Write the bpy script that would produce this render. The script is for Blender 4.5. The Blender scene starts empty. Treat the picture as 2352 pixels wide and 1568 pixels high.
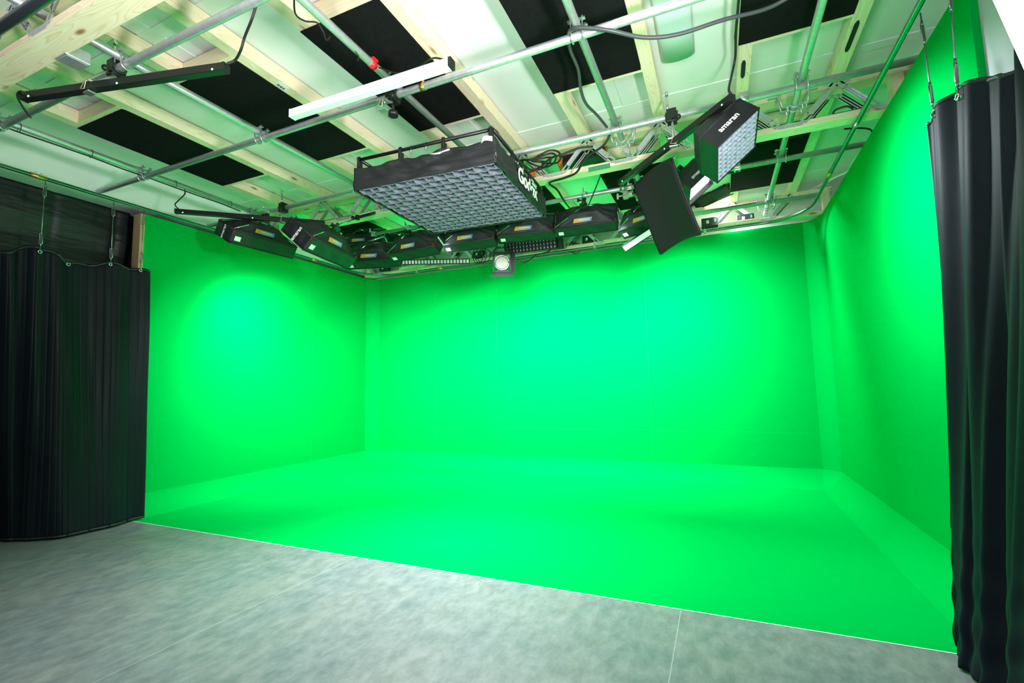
import bpy, bmesh, math, random
from mathutils import Vector, Matrix, Euler
random.seed(7)
C = bpy.context.scene.collection
PI = math.pi
S = 1.22                     # camera height in metres; the plan below is written in these units

# ------------------------------------------------------------------ camera
F = 1080.7
YAW, PITCH, ROLL = math.radians(-23.606), math.radians(5.448), math.radians(-1.161)
CAM = Vector((0, 0, S))
def cam_axes():
    f = Vector((math.sin(YAW), math.cos(YAW), 0)); r = Vector((math.cos(YAW), -math.sin(YAW), 0)); u = Vector((0, 0, 1))
    f2 = f*math.cos(PITCH) + u*math.sin(PITCH); u2 = u*math.cos(PITCH) - f*math.sin(PITCH)
    r3 = r*math.cos(ROLL) + u2*math.sin(ROLL); u3 = u2*math.cos(ROLL) - r*math.sin(ROLL)
    return r3, u3, f2
AR, AU, AF = cam_axes()
def ray(x, y): return AR*((x-1176)/F) - AU*((y-784)/F) + AF
def onz(p, z): d = ray(*p); return CAM + d*((z*S-CAM.z)/d.z)      # point of the plan at height z seen at p
def ony(p, y): d = ray(*p); return CAM + d*((y*S)/d.y)
def onx(p, x): d = ray(*p); return CAM + d*((x*S)/d.x)
def P(x, y, z): return Vector((x*S, y*S, z*S))
cd = bpy.data.cameras.new('camera'); cam = bpy.data.objects.new('camera', cd); C.objects.link(cam)
m = Matrix((AR, AU, -AF)).transposed().to_4x4(); m.translation = CAM; cam.matrix_world = m
cd.sensor_width = 36; cd.sensor_fit = 'HORIZONTAL'; cd.lens = F/2352*36; cd.clip_start = .02; cd.clip_end = 100
bpy.context.scene.camera = cam

# ------------------------------------------------------------------ materials
def mat(name, col, rough=.6, metal=0, emit=None, es=0, noise=None, bump=None, spec=.5, sheen=0):
    m = bpy.data.materials.new(name); m.use_nodes = True
    nt = m.node_tree; b = nt.nodes['Principled BSDF']
    b.inputs['Base Color'].default_value = (*col, 1); b.inputs['Roughness'].default_value = rough
    b.inputs['Metallic'].default_value = metal; b.inputs['Specular IOR Level'].default_value = spec
    if sheen: b.inputs['Sheen Weight'].default_value = sheen
    if emit: b.inputs['Emission Color'].default_value = (*emit, 1); b.inputs['Emission Strength'].default_value = es
    N = nt.nodes.new
    tc = N('ShaderNodeTexCoord')
    if noise:                                        # (scale xyz, amount, second colour)
        sc, amt, col2 = noise
        mp = N('ShaderNodeMapping'); mp.inputs['Scale'].default_value = sc; nt.links.new(tc.outputs['Object'], mp.inputs[0])
        n = N('ShaderNodeTexNoise'); n.inputs['Scale'].default_value = 1; n.inputs['Detail'].default_value = 5
        nt.links.new(mp.outputs[0], n.inputs['Vector'])
        r = N('ShaderNodeValToRGB'); r.color_ramp.elements[0].position = .5-amt; r.color_ramp.elements[1].position = .5+amt
        r.color_ramp.elements[0].color = (*col2, 1); r.color_ramp.elements[1].color = (*col, 1)
        nt.links.new(n.outputs[0], r.inputs[0]); nt.links.new(r.outputs[0], b.inputs['Base Color'])
    if bump:                                         # (scale xyz, strength, distance)
        sc, st, di = bump
        mp = N('ShaderNodeMapping'); mp.inputs['Scale'].default_value = sc; nt.links.new(tc.outputs['Object'], mp.inputs[0])
        n = N('ShaderNodeTexNoise'); n.inputs['Scale'].default_value = 1; n.inputs['Detail'].default_value = 6
        nt.links.new(mp.outputs[0], n.inputs['Vector'])
        bp = N('ShaderNodeBump'); bp.inputs['Strength'].default_value = st; bp.inputs['Distance'].default_value = di
        nt.links.new(n.outputs[0], bp.inputs['Height']); nt.links.new(bp.outputs[0], b.inputs['Normal'])
    return m
def timber(name, axis, c1=(.86,.74,.55), c2=(.66,.47,.26)):
    m = bpy.data.materials.new(name); m.use_nodes = True
    nt = m.node_tree; b = nt.nodes['Principled BSDF']; b.inputs['Roughness'].default_value = .65; b.inputs['Specular IOR Level'].default_value = .25
    N = nt.nodes.new; L = nt.links.new
    tc = N('ShaderNodeTexCoord'); mp = N('ShaderNodeMapping')
    sc = [14, 14, 14]; sc[axis] = 1.3; mp.inputs['Scale'].default_value = sc; L(tc.outputs['Object'], mp.inputs[0])
    n = N('ShaderNodeTexNoise'); n.inputs['Scale'].default_value = .55; n.inputs['Detail'].default_value = 2; L(mp.outputs[0], n.inputs['Vector'])
    mu = N('ShaderNodeMath'); mu.operation = 'MULTIPLY'; mu.inputs[1].default_value = 22; L(n.outputs[0], mu.inputs[0])
    fr = N('ShaderNodeMath'); fr.operation = 'FRACT'; L(mu.outputs[0], fr.inputs[0])
    r = N('ShaderNodeValToRGB'); e = r.color_ramp.elements
    e[0].position = 0; e[0].color = (*c1, 1); e[1].position = 1; e[1].color = (*c1, 1)
    x = e.new(.72); x.color = tuple(a*.75+b_*.25 for a, b_ in zip(c1, c2))+(1,); x = e.new(.86); x.color = tuple(a*.35+b_*.65 for a, b_ in zip(c1, c2))+(1,)
    L(fr.outputs[0], r.inputs[0])
    v = N('ShaderNodeTexVoronoi'); mp2 = N('ShaderNodeMapping'); s2 = [7, 7, 7]; s2[axis] = 2.2; mp2.inputs['Scale'].default_value = s2
    L(tc.outputs['Object'], mp2.inputs[0]); L(mp2.outputs[0], v.inputs['Vector']); v.inputs['Scale'].default_value = 1
    kr = N('ShaderNodeValToRGB'); kr.color_ramp.elements[0].position = .05; kr.color_ramp.elements[0].color = (1,1,1,1)
    kr.color_ramp.elements[1].position = .13; kr.color_ramp.elements[1].color = (0,0,0,1); L(v.outputs['Distance'], kr.inputs[0])
    mx = N('ShaderNodeMixRGB'); L(kr.outputs[0], mx.inputs[0]); L(r.outputs[0], mx.inputs[1]); mx.inputs[2].default_value = (.33,.17,.07,1)
    L(mx.outputs[0], b.inputs['Base Color'])
    return m
TX, TY, TZ = timber('timber_x', 0), timber('timber_y', 1), timber('timber_z', 2)
TZD = timber('timber_red', 2, (.50,.32,.20), (.30,.16,.09))
GREEN = (0, .37, .055)
def green_mat(name, axis=None, seams=(), hz=()):
    m = mat(name, GREEN, .9, spec=0, noise=((1.5,1.5,1.5), .35, (0,.355,.056)))
    if axis is None: return m
    nt = m.node_tree; b = nt.nodes['Principled BSDF']; N = nt.nodes.new; L = nt.links.new
    tc = N('ShaderNodeTexCoord'); sp = N('ShaderNodeSeparateXYZ'); L(tc.outputs['Object'], sp.inputs[0])
    acc = None
    for ax, pos in [(axis, s) for s in seams]+[(2, s) for s in hz]:
        a = N('ShaderNodeMath'); a.operation = 'COMPARE'; a.inputs[1].default_value = pos*S; a.inputs[2].default_value = .0018
        L(sp.outputs[ax], a.inputs[0])
        if acc is None: acc = a
        else:
            d = N('ShaderNodeMath'); d.operation = 'MAXIMUM'; L(acc.outputs[0], d.inputs[0]); L(a.outputs[0], d.inputs[1]); acc = d
    k = N('ShaderNodeMath'); k.operation = 'MULTIPLY'; k.inputs[1].default_value = .13; L(acc.outputs[0], k.inputs[0])
    src = b.inputs['Base Color'].links[0].from_socket
    mx = N('ShaderNodeMixRGB'); L(k.outputs[0], mx.inputs[0]); L(src, mx.inputs[1]); mx.inputs[2].default_value = (.03,.52,.13,1)
    L(mx.outputs[0], b.inputs['Base Color'])
    return m
def floor_mat():
    m = bpy.data.materials.new('vinyl_floor'); m.use_nodes = True
    nt = m.node_tree; b = nt.nodes['Principled BSDF']; N = nt.nodes.new; L = nt.links.new
    tc = N('ShaderNodeTexCoord')
    def nz(sc, det, rough=.6):
        mp = N('ShaderNodeMapping'); mp.inputs['Scale'].default_value = sc; L(tc.outputs['Object'], mp.inputs[0])
        n = N('ShaderNodeTexNoise'); n.inputs['Scale'].default_value = 1; n.inputs['Detail'].default_value = det; n.inputs['Roughness'].default_value = rough
        L(mp.outputs[0], n.inputs['Vector']); return n
    a = nz((15, 8, 1), 10, .72); r = N('ShaderNodeValToRGB'); e = r.color_ramp.elements
    e[0].position = .36; e[0].color = (.070,.084,.094,1); e[1].position = .64; e[1].color = (.225,.24,.245,1)
    L(a.outputs[0], r.inputs[0])
    c = nz((3.2, 2.0, 1), 6); cr = N('ShaderNodeValToRGB'); cr.color_ramp.elements[0].position = .40; cr.color_ramp.elements[0].color = (.13,.152,.168,1)
    cr.color_ramp.elements[1].position = .62; cr.color_ramp.elements[1].color = (.195,.197,.185,1); L(c.outputs[0], cr.inputs[0])
    mx = N('ShaderNodeMixRGB'); mx.inputs[0].default_value = .45; L(r.outputs[0], mx.inputs[1]); L(cr.outputs[0], mx.inputs[2])
    sp = N('ShaderNodeSeparateXYZ'); L(tc.outputs['Object'], sp.inputs[0])
    acc = None
    for pos in (-.213, -2.06, -3.91):
        q = N('ShaderNodeMath'); q.operation = 'COMPARE'; q.inputs[1].default_value = pos*S; q.inputs[2].default_value = .0022; L(sp.outputs[0], q.inputs[0])
        if acc is None: acc = q
        else:
            d = N('ShaderNodeMath'); d.operation = 'MAXIMUM'; L(acc.outputs[0], d.inputs[0]); L(q.outputs[0], d.inputs[1]); acc = d
    m2 = N('ShaderNodeMixRGB'); L(acc.outputs[0], m2.inputs[0]); L(mx.outputs[0], m2.inputs[1]); m2.inputs[2].default_value = (.27,.31,.31,1)
    L(m2.outputs[0], b.inputs['Base Color'])
    rr = N('ShaderNodeMapRange'); rr.inputs['To Min'].default_value = .38; rr.inputs['To Max'].default_value = .58; L(a.outputs[0], rr.inputs['Value'])
    L(rr.outputs[0], b.inputs['Roughness'])
    b.inputs['Specular IOR Level'].default_value = .45
    return m
M = dict(
 white=mat('white_ceiling', (.76,.78,.77), .7, noise=((2,2,2), .3, (.70,.73,.72)), bump=((40,40,40), .08, .003)),
 wallgrey=mat('pale_grey_wall', (.42,.46,.48), .8),
 darkwall=mat('dark_wall', (.012,.013,.015), .8),
 pipe=mat('galvanised_pipe', (.66,.69,.71), .44, .75, noise=((30,30,30), .3, (.50,.53,.56))),
 galv=mat('galvanised_plate', (.66,.70,.72), .42, .75, noise=((60,60,60), .3, (.52,.56,.60))),
 zinc=mat('zinc', (.72,.75,.78), .28, .9),
 chrome=mat('chrome', (.80,.82,.84), .15, 1),
 darksteel=mat('dark_steel', (.16,.19,.22), .30, .9),
 brass=mat('brass', (.62,.42,.10), .35, .9),
 felt=mat('black_felt', (.005,.006,.006), .95, spec=.1, noise=((25,25,25), .3, (.009,.010,.010)), bump=((30,30,30), .25, .01)),
 blackfab=mat('black_nylon', (.014,.016,.018), .55, noise=((8,8,8), .3, (.020,.022,.025)), bump=((9,9,30), .5, .02)),
 skirtfab=mat('black_softbox_cloth', (.010,.012,.014), .5, bump=((14,14,6), .35, .015)),
 curtain=mat('black_curtain', (.005,.009,.012), .45, noise=((3,3,3), .3, (.007,.012,.015)), bump=((10,10,2), .3, .012), spec=.11),
 curtainr=mat('black_curtain_soft', (.006,.011,.017), .6, noise=((3,3,3), .3, (.008,.014,.020)), bump=((10,10,2), .25, .012), spec=.12),
 softchrome=mat('worn_chrome', (.36,.39,.42), .3, 1),
 track=mat('track_steel', (.24,.26,.28), .2, 1),
 drape=mat('black_drape', (.006,.009,.010), .45, bump=((2.2,2.2,11), .55, .035)),
 plastic=mat('black_plastic', (.010,.010,.011), .38),
 matte=mat('black_matte', (.009,.010,.011), .7),
 rubber=mat('black_rubber', (.012,.012,.013), .5),
 greycable=mat('grey_cable', (.05,.055,.06), .45),
 gridfab=mat('grey_grid_cloth', (.23,.26,.33), .75, noise=((20,20,20), .3, (.16,.18,.22)), bump=((18,18,18), .4, .012)),
 bluegrid=mat('pale_grid_cloth', (.44,.49,.63), .75, bump=((25,25,25), .3, .01)),
 diffuser=mat('diffuser_lit', (.9,.92,.95), .6, emit=(.93,.97,1), es=3.0),
 glow=mat('diffuser_bright', (.95,.96,.97), .6, emit=(1,1,1), es=5.0),
 tubewhite=mat('white_tube', (.80,.81,.86), .45),
 cell=mat('white_cell', (.75,.77,.80), .5),
 celllit=mat('white_cell_lit', (.85,.87,.90), .5, emit=(.95,.97,1), es=.35),
 led=mat('green_led', (.1,.9,.2), .4, emit=(.10,1,.18), es=7),
 white2=mat('white_print', (.85,.87,.88), .6),
 orange=mat('orange_plastic', (.85,.13,.02), .5),
 red=mat('red_tape', (.75,.012,.015), .45),
 beige=mat('beige_metal', (.60,.57,.48), .4, .4),
 label=mat('white_label', (.80,.82,.82), .6),
 lens=mat('lens', (.30,.30,.25), .2, .1),
 lampbody=mat('lamp_diffuser', (.62,.70,.74), .55),
 wire=mat('steel_wire', (.30,.33,.36), .35, .9),
 board=mat('green_circuit', (.02,.30,.12), .5),
 cord=mat('steel_cord', (.75,.70,.45), .4, .5),
)
def gradient_label():
    m = bpy.data.materials.new('gradient_label'); m.use_nodes = True
    nt = m.node_tree; b = nt.nodes['Principled BSDF']; N = nt.nodes.new; L = nt.links.new
    tc = N('ShaderNodeTexCoord'); sp = N('ShaderNodeSeparateXYZ'); L(tc.outputs['Object'], sp.inputs[0])
    mr = N('ShaderNodeMapRange'); mr.inputs['From Min'].default_value = -.10; mr.inputs['From Max'].default_value = .10; L(sp.outputs[0], mr.inputs['Value'])
    r = N('ShaderNodeValToRGB'); e = r.color_ramp.elements; e[0].color = (.75,.36,.03,1); e[1].color = (.02,.20,.62,1)
    x = e.new(.45); x.color = (.36,.36,.25,1); L(mr.outputs[0], r.inputs[0]); L(r.outputs[0], b.inputs['Base Color']); b.inputs['Roughness'].default_value = .5
    return m
M['grad'] = gradient_label()
M['gwall_b'] = green_mat('green_paint_back', 0, (-.70,-2.53,-3.43), (.50,))
M['gwall_l'] = green_mat('green_paint_left', 1, (4.25,))
M['green'] = green_mat('green_paint')
M['floor'] = floor_mat()

# ------------------------------------------------------------------ mesh helpers
class MB:
    def __init__(s): s.v, s.f, s.sm = [], [], []
    def add(s, vs, fs, smooth=False):
        o = len(s.v); s.v += [Vector(v) for v in vs]; s.f += [tuple(i+o for i in f) for f in fs]; s.sm += [smooth]*len(fs); return s
    def box(s, c, d, R=None):
        c = Vector(c); R = R or Matrix.Identity(3)
        vs = [c + R @ Vector((sx*d[0]/2, sy*d[1]/2, sz*d[2]/2)) for sx in (-1,1) for sy in (-1,1) for sz in (-1,1)]
        return s.add(vs, [(0,1,3,2),(4,6,7,5),(0,4,5,1),(2,3,7,6),(0,2,6,4),(1,5,7,3)])
    def bb(s, a, b): a, b = Vector(a), Vector(b); return s.box((a+b)/2, [abs(b[i]-a[i]) for i in range(3)])
    def bar(s, a, b, w, h, up=(0,0,1)):                # w across, h along up
        a, b = Vector(a), Vector(b); d = (b-a); l = d.length; d.normalize(); u = Vector(up); x = d.cross(u).normalized(); z = x.cross(d)
        return s.box((a+b)/2, (w, l, h), Matrix((x, d, z)).transposed())
    def tube(s, pts, r, n=10, cap=True):
        pts = [Vector(p) for p in pts]; k = len(pts); t = []
        for i in range(k):
            d = (pts[min(i+1,k-1)]-pts[max(i-1,0)]); t.append(d.normalized())
        u = t[0].orthogonal().normalized(); vs = []
        for i in range(k):
            u = (u - t[i]*u.dot(t[i])); u = u.normalized() if u.length > 1e-6 else t[i].orthogonal().normalized()
            w = t[i].cross(u); rr = r[i] if isinstance(r, (list, tuple)) else r
            vs += [pts[i] + (u*math.cos(2*PI*j/n) + w*math.sin(2*PI*j/n))*rr for j in range(n)]
        s.add(vs, [(i*n+j, i*n+(j+1)%n, (i+1)*n+(j+1)%n, (i+1)*n+j) for i in range(k-1) for j in range(n)], True)
        if cap: s.add(vs[:n], [tuple(range(n))]); s.add(vs[-n:], [tuple(range(n))])
        return s
    def cyl(s, a, b, r, n=14): return s.tube([a, b], r, n)
    def ball(s, c, r, n=8):
        c = Vector(c); vs = []
        for i in range(n+1):
            th = PI*i/n; vs += [c + Vector((math.sin(th)*math.cos(2*PI*j/n), math.sin(th)*math.sin(2*PI*j/n), math.cos(th)))*r for j in range(n)]
        return s.add(vs, [(i*n+j, i*n+(j+1)%n, (i+1)*n+(j+1)%n, (i+1)*n+j) for i in range(n) for j in range(n)], True)
    def grid(s, fn, nu, nv, smooth=True):
        vs = [fn(i/nu, j/nv) for i in range(nu+1) for j in range(nv+1)]; k = nv+1
        return s.add(vs, [(i*k+j, (i+1)*k+j, (i+1)*k+j+1, i*k+j+1) for i in range(nu) for j in range(nv)], smooth)
    def prism(s, poly, fn, t0, t1):                     # 2-D outline pushed from depth t0 to t1
        n = len(poly); vs = [fn(a, b, t0) for a, b in poly] + [fn(a, b, t1) for a, b in poly]
        return s.add(vs, [tuple(range(n)), tuple(range(n, 2*n))] + [(i, (i+1)%n, n+(i+1)%n, n+i) for i in range(n)])
    def build(s, name, material, parent=None, local=False, bevel=0, solid=0):
        me = bpy.data.meshes.new(name); o = bpy.data.objects.new(name, me); C.objects.link(o)
        off = Vector()
        if parent is not None:
            o.parent = parent
            if not local:
                q = parent
                while q: off += q.location; q = q.parent
        elif s.v and not local:
            lo = [min(v[i] for v in s.v) for i in range(3)]; hi = [max(v[i] for v in s.v) for i in range(3)]
            off = Vector([(a+b)/2 for a, b in zip(lo, hi)]); o.location = off
        me.from_pydata([tuple(v-off) for v in s.v], [], s.f); me.polygons.foreach_set('use_smooth', s.sm)
        bm = bmesh.new(); bm.from_mesh(me); bmesh.ops.remove_doubles(bm, verts=bm.verts, dist=1e-6); bmesh.ops.recalc_face_normals(bm, faces=bm.faces); bm.to_mesh(me); bm.free()
        me.materials.append(M[material] if isinstance(material, str) else material)
        if bevel:
            b = o.modifiers.new('bevel', 'BEVEL'); b.width = bevel; b.segments = 2; b.limit_method = 'ANGLE'
        if solid:
            b = o.modifiers.new('solid', 'SOLIDIFY'); b.thickness = solid; b.offset = 0
        return o
def world_build(mb, name, material, **k):               # a mesh kept in world coordinates (grain and seams follow the room)
    return mb.build(name, material, None, True, **k)
def tag(o, label, cat, group=None):
    o['label'] = label; o['category'] = cat
    if group: o['group'] = group
    return o
def thing(name, label, cat, loc=(0,0,0), group=None, rot=None):
    o = bpy.data.objects.new(name, None); C.objects.link(o); o.location = loc; o.empty_display_size = .05
    if rot: o.rotation_euler = rot
    return tag(o, label, cat, group)
def struct(o): o['kind'] = 'structure'; return o
def kids(o): return [c for c in bpy.data.objects if c.parent == o]
def dup(root, loc, rot, label, scale=1, group=None):
    r = root.copy(); C.objects.link(r); r.location = loc; r.rotation_euler = rot; r.scale = (scale,)*3; r['label'] = label
    if group: r['group'] = group
    for ch in kids(root):
        c = ch.copy(); C.objects.link(c); c.parent = r
        for g in kids(ch): d = g.copy(); C.objects.link(d); d.parent = c
    return r
def smooth_path(pts, n=8):
    pts = [Vector(p) for p in pts]; out = []
    for i in range(len(pts)-1):
        p0, p1, p2, p3 = pts[max(i-1,0)], pts[i], pts[i+1], pts[min(i+2,len(pts)-1)]
        for k in range(n):
            t = k/n; out.append(.5*((2*p1)+(p2-p0)*t+(2*p0-5*p1+4*p2-p3)*t*t+(3*p1-p0-3*p2+p3)*t**3))
    return out+[pts[-1]]
def text(body, name, material, parent, size, M4, thick=.012, extrude=.0015, sx=1):
    cu = bpy.data.curves.new(name, 'FONT'); cu.body = body; cu.size = size; cu.align_x = 'CENTER'; cu.align_y = 'CENTER'; cu.offset = thick*size; cu.extrude = extrude
    t = bpy.data.objects.new('tmp', cu); C.objects.link(t); bpy.context.view_layer.update()
    me = bpy.data.meshes.new_from_object(t.evaluated_get(bpy.context.evaluated_depsgraph_get()))
    bpy.data.objects.remove(t); bpy.data.curves.remove(cu)
    me.transform(Matrix.Diagonal((sx,1,1,1))); me.transform(M4); me.materials.clear(); me.materials.append(M[material])
    o = bpy.data.objects.new(name, me); C.objects.link(o); o.parent = parent; return o

# ------------------------------------------------------------------ plan (units of S)
XL, XR, YB, YF, HW = -4.50, .975, 5.315, 2.30, 2.56
RC = .165
ZT = 2.575                                              # underside of the trusses
ZTOP, ZBAT, ZC = 2.825, 2.825, 2.92
ZR, ZX = 2.690, 2.650                                   # scaffold pipes: front-back ones above, cross ones below
PR = .0242
# ---- floor
b = MB(); b.bb(P(-6.2,-2.2,-.04), P(3.0,YF,0)); struct(world_build(b, 'floor', 'floor'))
b = MB(); b.bb(P(XL-.09,YF,-.04), P(XR+.09,YB+.06,0)); struct(world_build(b, 'floor_green', 'green'))
b = MB(); b.bb(P(XL+.1,YF-.004,-.005), P(XR,YF+.0005,.0016)); struct(world_build(b, 'trim_1', 'white2'))
# ---- green walls and coves
b = MB(); b.bb(P(XL-.09,YB,0), P(XR+.09,YB+.06,HW)); struct(world_build(b, 'wall_back', 'gwall_b'))
b = MB(); b.bb(P(XL-.03,2.37,0), P(XL,YB+.06,HW)); struct(world_build(b, 'wall_left', 'gwall_l'))
b = MB(); b.bb(P(XR,2.285,0), P(XR+.03,YB,2.56)); struct(world_build(b, 'wall_right', 'green'))
def arc(t, r=RC, edge=.38):                             # profile of a bent cove board: from the floor toe to the wall
    th = math.radians(90*edge/2) ; a0 = -PI/2 + th; a1 = -th
    a = a0+(a1-a0)*t; x0, y0 = math.cos(a0), math.sin(a0); x1, y1 = math.cos(a1), math.sin(a1)
    return r*(math.cos(a)-x0)/(x1-x0), r*(math.sin(a)-y0)/(y1-y0)
N_ = 10
def cove_back(u, v): d, z = arc(v); return P(XL+(XR-XL)*u, YB-RC+d, z)
def cove_left(u, v): d, z = arc(v); return P(XL+RC-d, 2.37+(YB-2.37)*u, z)
def cove_right(u, v): d, z = arc(v); return P(XR-RC+d, 2.29+(YB-2.29)*u, z)
def cove_cl(u, v): a, b_ = arc(v, RC*.8); return P(XL+b_, YB-RC*.8+a, RC+(HW-RC)*u)
def patch(cn, sx):
    def fn(u, v):
        d, z = arc(v); a, b_ = arc(u, RC*.8); q = Vector((cn+sx*b_, YB-RC*.8+a, 0)); t = Vector((cn+sx*RC, YB-RC, 0)).lerp(q, d/RC); return P(t.x, t.y, z)
    return fn
def cove_cr(u, v): a, b_ = arc(v, RC*.8); return P(XR-b_, YB-RC*.8+a, RC+(HW-RC)*u)
for i, fn in enumerate((cove_back, cove_left, cove_right, cove_cl, cove_cr, patch(XL, 1), patch(XR, -1))):
    struct(world_build(MB().grid(fn, 40, N_), 'trim_%d' % (i+2), 'green'))
# ---- building shell behind and above the green flats
b = MB(); b.bb(P(-4.95,-2,ZC), P(1.35,5.6,ZC+.04)); struct(world_build(b, 'ceiling', 'white'))
b = MB(); b.bb(P(-4.95,5.50,0), P(1.35,5.54,ZC)); struct(world_build(b, 'wall_rear', 'white'))
b = MB(); b.bb(P(-4.90,-.4,2.615), P(-4.56,5.5,ZC)); struct(world_build(b, 'wall_left_bulkhead', 'white'))
b = MB(); b.bb(P(-4.86,-2,0), P(-4.82,5.5,2.615)); struct(world_build(b, 'wall_left_outer', 'darkwall'))
b = MB(); b.bb(P(1.20,2.0,0), P(1.24,5.5,ZC)); struct(world_build(b, 'wall_right_outer', 'white'))
b = MB(); b.bb(P(1.0,.2,0), P(1.04,2.286,ZC)); struct(world_build(b, 'wall_right_front', 'wallgrey'))
b = MB(); b.bb(P(XL-.10,2.335,0), P(XL+.002,2.37,2.555)); o = world_build(b, 'wall_post', TZD)
tag(o, 'upright timber post at the front end of the left green wall, beside the black drape', 'post')
# ceiling joint strips
k = 8
def cstrip(a, c):
    global k
    k += 1; struct(world_build(MB().bb(a, c), 'trim_%d' % k, 'white'))
for y in (3.19, 1.40, 4.98): cstrip(P(-4.5,y-.035,ZC-.005), P(1.2,y+.035,ZC))
for x in (-.45, .62, -1.6, -2.7, -3.75): cstrip(P(x-.055,-.5,ZC-.004), P(x+.055,5.5,ZC))

# ------------------------------------------------------------------ ceiling battens and black acoustic panels
BX = [-3.93, -3.41, -2.826, -2.344, -1.854, -1.365, -.851, -.313, .20, .722]
BW = .070
blab = ['timber ceiling batten nearest the pale bulkhead, left of the leftmost black panels',
 'timber ceiling batten along the right edge of the leftmost row of black panels',
 'timber ceiling batten on the left edge of the second row of black panels',
 'timber ceiling batten on the right edge of the second row of black panels',
 'timber ceiling batten under the left edge of the black panel above the white tube light',
 'timber ceiling batten right of the black panel above the white tube light',
 'timber ceiling batten left of the black panel crossed by the loose grey cable',
 'timber ceiling batten between the cable-crossed black panel and the pale ceiling lamp',
 'timber ceiling batten with a black cable clipped along it, right of the pale ceiling lamp',
 'timber ceiling batten on the right edge of the rightmost black panels, nearest the right wall']
for x, lb in zip(BX, blab):
    b = MB(); b.bb(P(x,-.4,ZBAT), P(x+BW,5.45,ZC-.008))
    tag(world_build(b, 'ceiling_batten', TY, bevel=.002), lb, 'batten', 'ceiling battens')
cols = [('leftmost', 0), ('second from left', 2), ('above the white tube light', 4), ('fourth from left', 6), ('rightmost', 8)]
yn = {0:(1.63,2.665), 2:(1.63,2.685), 4:(1.63,2.675), 6:(1.55,2.675), 8:(1.55,2.705)}
plab = {0:'black fabric acoustic panel in the leftmost row, in front of the middle truss',
 2:'black fabric acoustic panel in the second row, behind the near black LED tube',
 4:'black fabric acoustic panel directly above the white tube light',
 6:'black fabric acoustic panel crossed by the sagging grey cable beside the pale ceiling lamp',
 8:'black fabric acoustic panel at the top right, right of the pale ceiling lamp'}
plab2 = {0:'black fabric acoustic panel beyond the middle truss in the leftmost row, over the corner softboxes',
 2:'black fabric acoustic panel beyond the middle truss behind the large grid softbox, left side',
 4:'black fabric acoustic panel beyond the middle truss, right of the large grid softbox',
 6:'black fabric acoustic panel beyond the middle truss behind the flat black light panel',
 8:'black fabric acoustic panel beyond the middle truss behind the small white-grid softbox'}
def panel(i, y0, y1, label):
    x0, x1 = BX[i]-.002, BX[i+1]-.002
    r = thing('acoustic_panel', label, 'acoustic panel', P((x0+x1)/2, (y0+y1)/2, ZBAT-.012), 'black acoustic panels')
    nx, ny = 18, 24
    def fn(u, v):
        w = math.sin(u*PI)*math.sin(v*PI); return P(x0+(x1-x0)*u, y0+(y1-y0)*v, ZBAT-.006-.006*w)+Vector((0,0,random.uniform(-.0012,.0012)))
    MB().grid(fn, nx, ny).bb(P(x0,y0,ZBAT-.0065), P(x1,y1,ZBAT-.001)).build('fabric', 'felt', r)
    for y in (y0, y1):
        s = -1 if y == y0 else 1
        MB().bb(P(BX[i]+BW,y-(.012 if s > 0 else .03),ZBAT-.001), P(BX[i+1],y+(.03 if s > 0 else .012),ZC-.01)).build('frame_rail', TX, r)
for i in yn:
    panel(i, *yn[i], plab[i]); panel(i, 3.72, 4.87, plab2[i])

# ------------------------------------------------------------------ trusses
def truss(y0, y1, x0, x1, xs, label, posts=(), slots=False):
    ym = (y0+y1)/2; CH = .039
    r = thing('roof_truss', label, 'roof truss', P((x0+x1)/2, ym, ZT), 'timber roof trusses')
    MB().bb(P(x0,y0,ZT), P(x1,y1,ZT+CH)).build('bottom_chord', TX, r, bevel=.003)
    MB().bb(P(x0,y0,ZTOP-CH), P(x1,y1,ZTOP)).build('top_chord', TX, r, bevel=.003)
    for px in posts: MB().bb(P(px,y0+.01,ZT+CH), P(px+.06,y1-.01,ZTOP-CH)).build('end_post', TZ, r)
    pit = xs[1]-xs[0]
    for xc in xs:
        for yy, sg in ((y0, -1), (y1, 1)):
            fn = lambda a, z, t: P(xc+a, yy, ZT+z) + Vector((0, sg*(.001+t), 0))
            w = MB(); zt = ZTOP-ZT
            pl = [(-.085,.028),(-.06,.010),(.06,.010),(.085,.028),(.075,.042),(.045,.034),(-.045,.034),(-.075,.042)]
            w.prism(pl, fn, 0, .002)
            for s in (-1, 1):
                def lerp(t): return (s*(.070+(pit/2-.078)*t), .030+(zt-.052)*t)
                def q(t0, t1, o0, o1, d0, d1):
                    a, b_ = lerp(t0), lerp(t1); dx, dz = b_[0]-a[0], b_[1]-a[1]; l = math.hypot(dx, dz); nx, nz = -dz/l, dx/l
                    w.prism([(a[0]+nx*o0,a[1]+nz*o0),(b_[0]+nx*o0,b_[1]+nz*o0),(b_[0]+nx*o1,b_[1]+nz*o1),(a[0]+nx*o1,a[1]+nz*o1)], fn, d0, d1)
                q(.0,.22,-.020,-.010,0,.002); q(.0,.22,.010,.020,0,.002); q(.20,.84,-.018,.018,0,.002)
                q(.22,.82,-.018,-.012,0,.010); q(.22,.82,.012,.018,0,.010); q(.24,.8,-.003,.003,0,.006)
                q(.82,1.0,-.020,-.010,0,.002); q(.82,1.0,.010,.020,0,.002)
                top = [(s*(pit/2+.001),zt-.010),(s*(pit/2+.001),zt-.036),(s*(pit/2-.03),zt-.036),(s*(pit/2-.075),zt-.020),(s*(pit/2-.055),zt-.008)]
                w.prism(top, fn, 0, .002)
            w.build('web', 'galv', r)
    return r
xs_mid = [-1.06+.52*i for i in range(-6, 5)]
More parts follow.
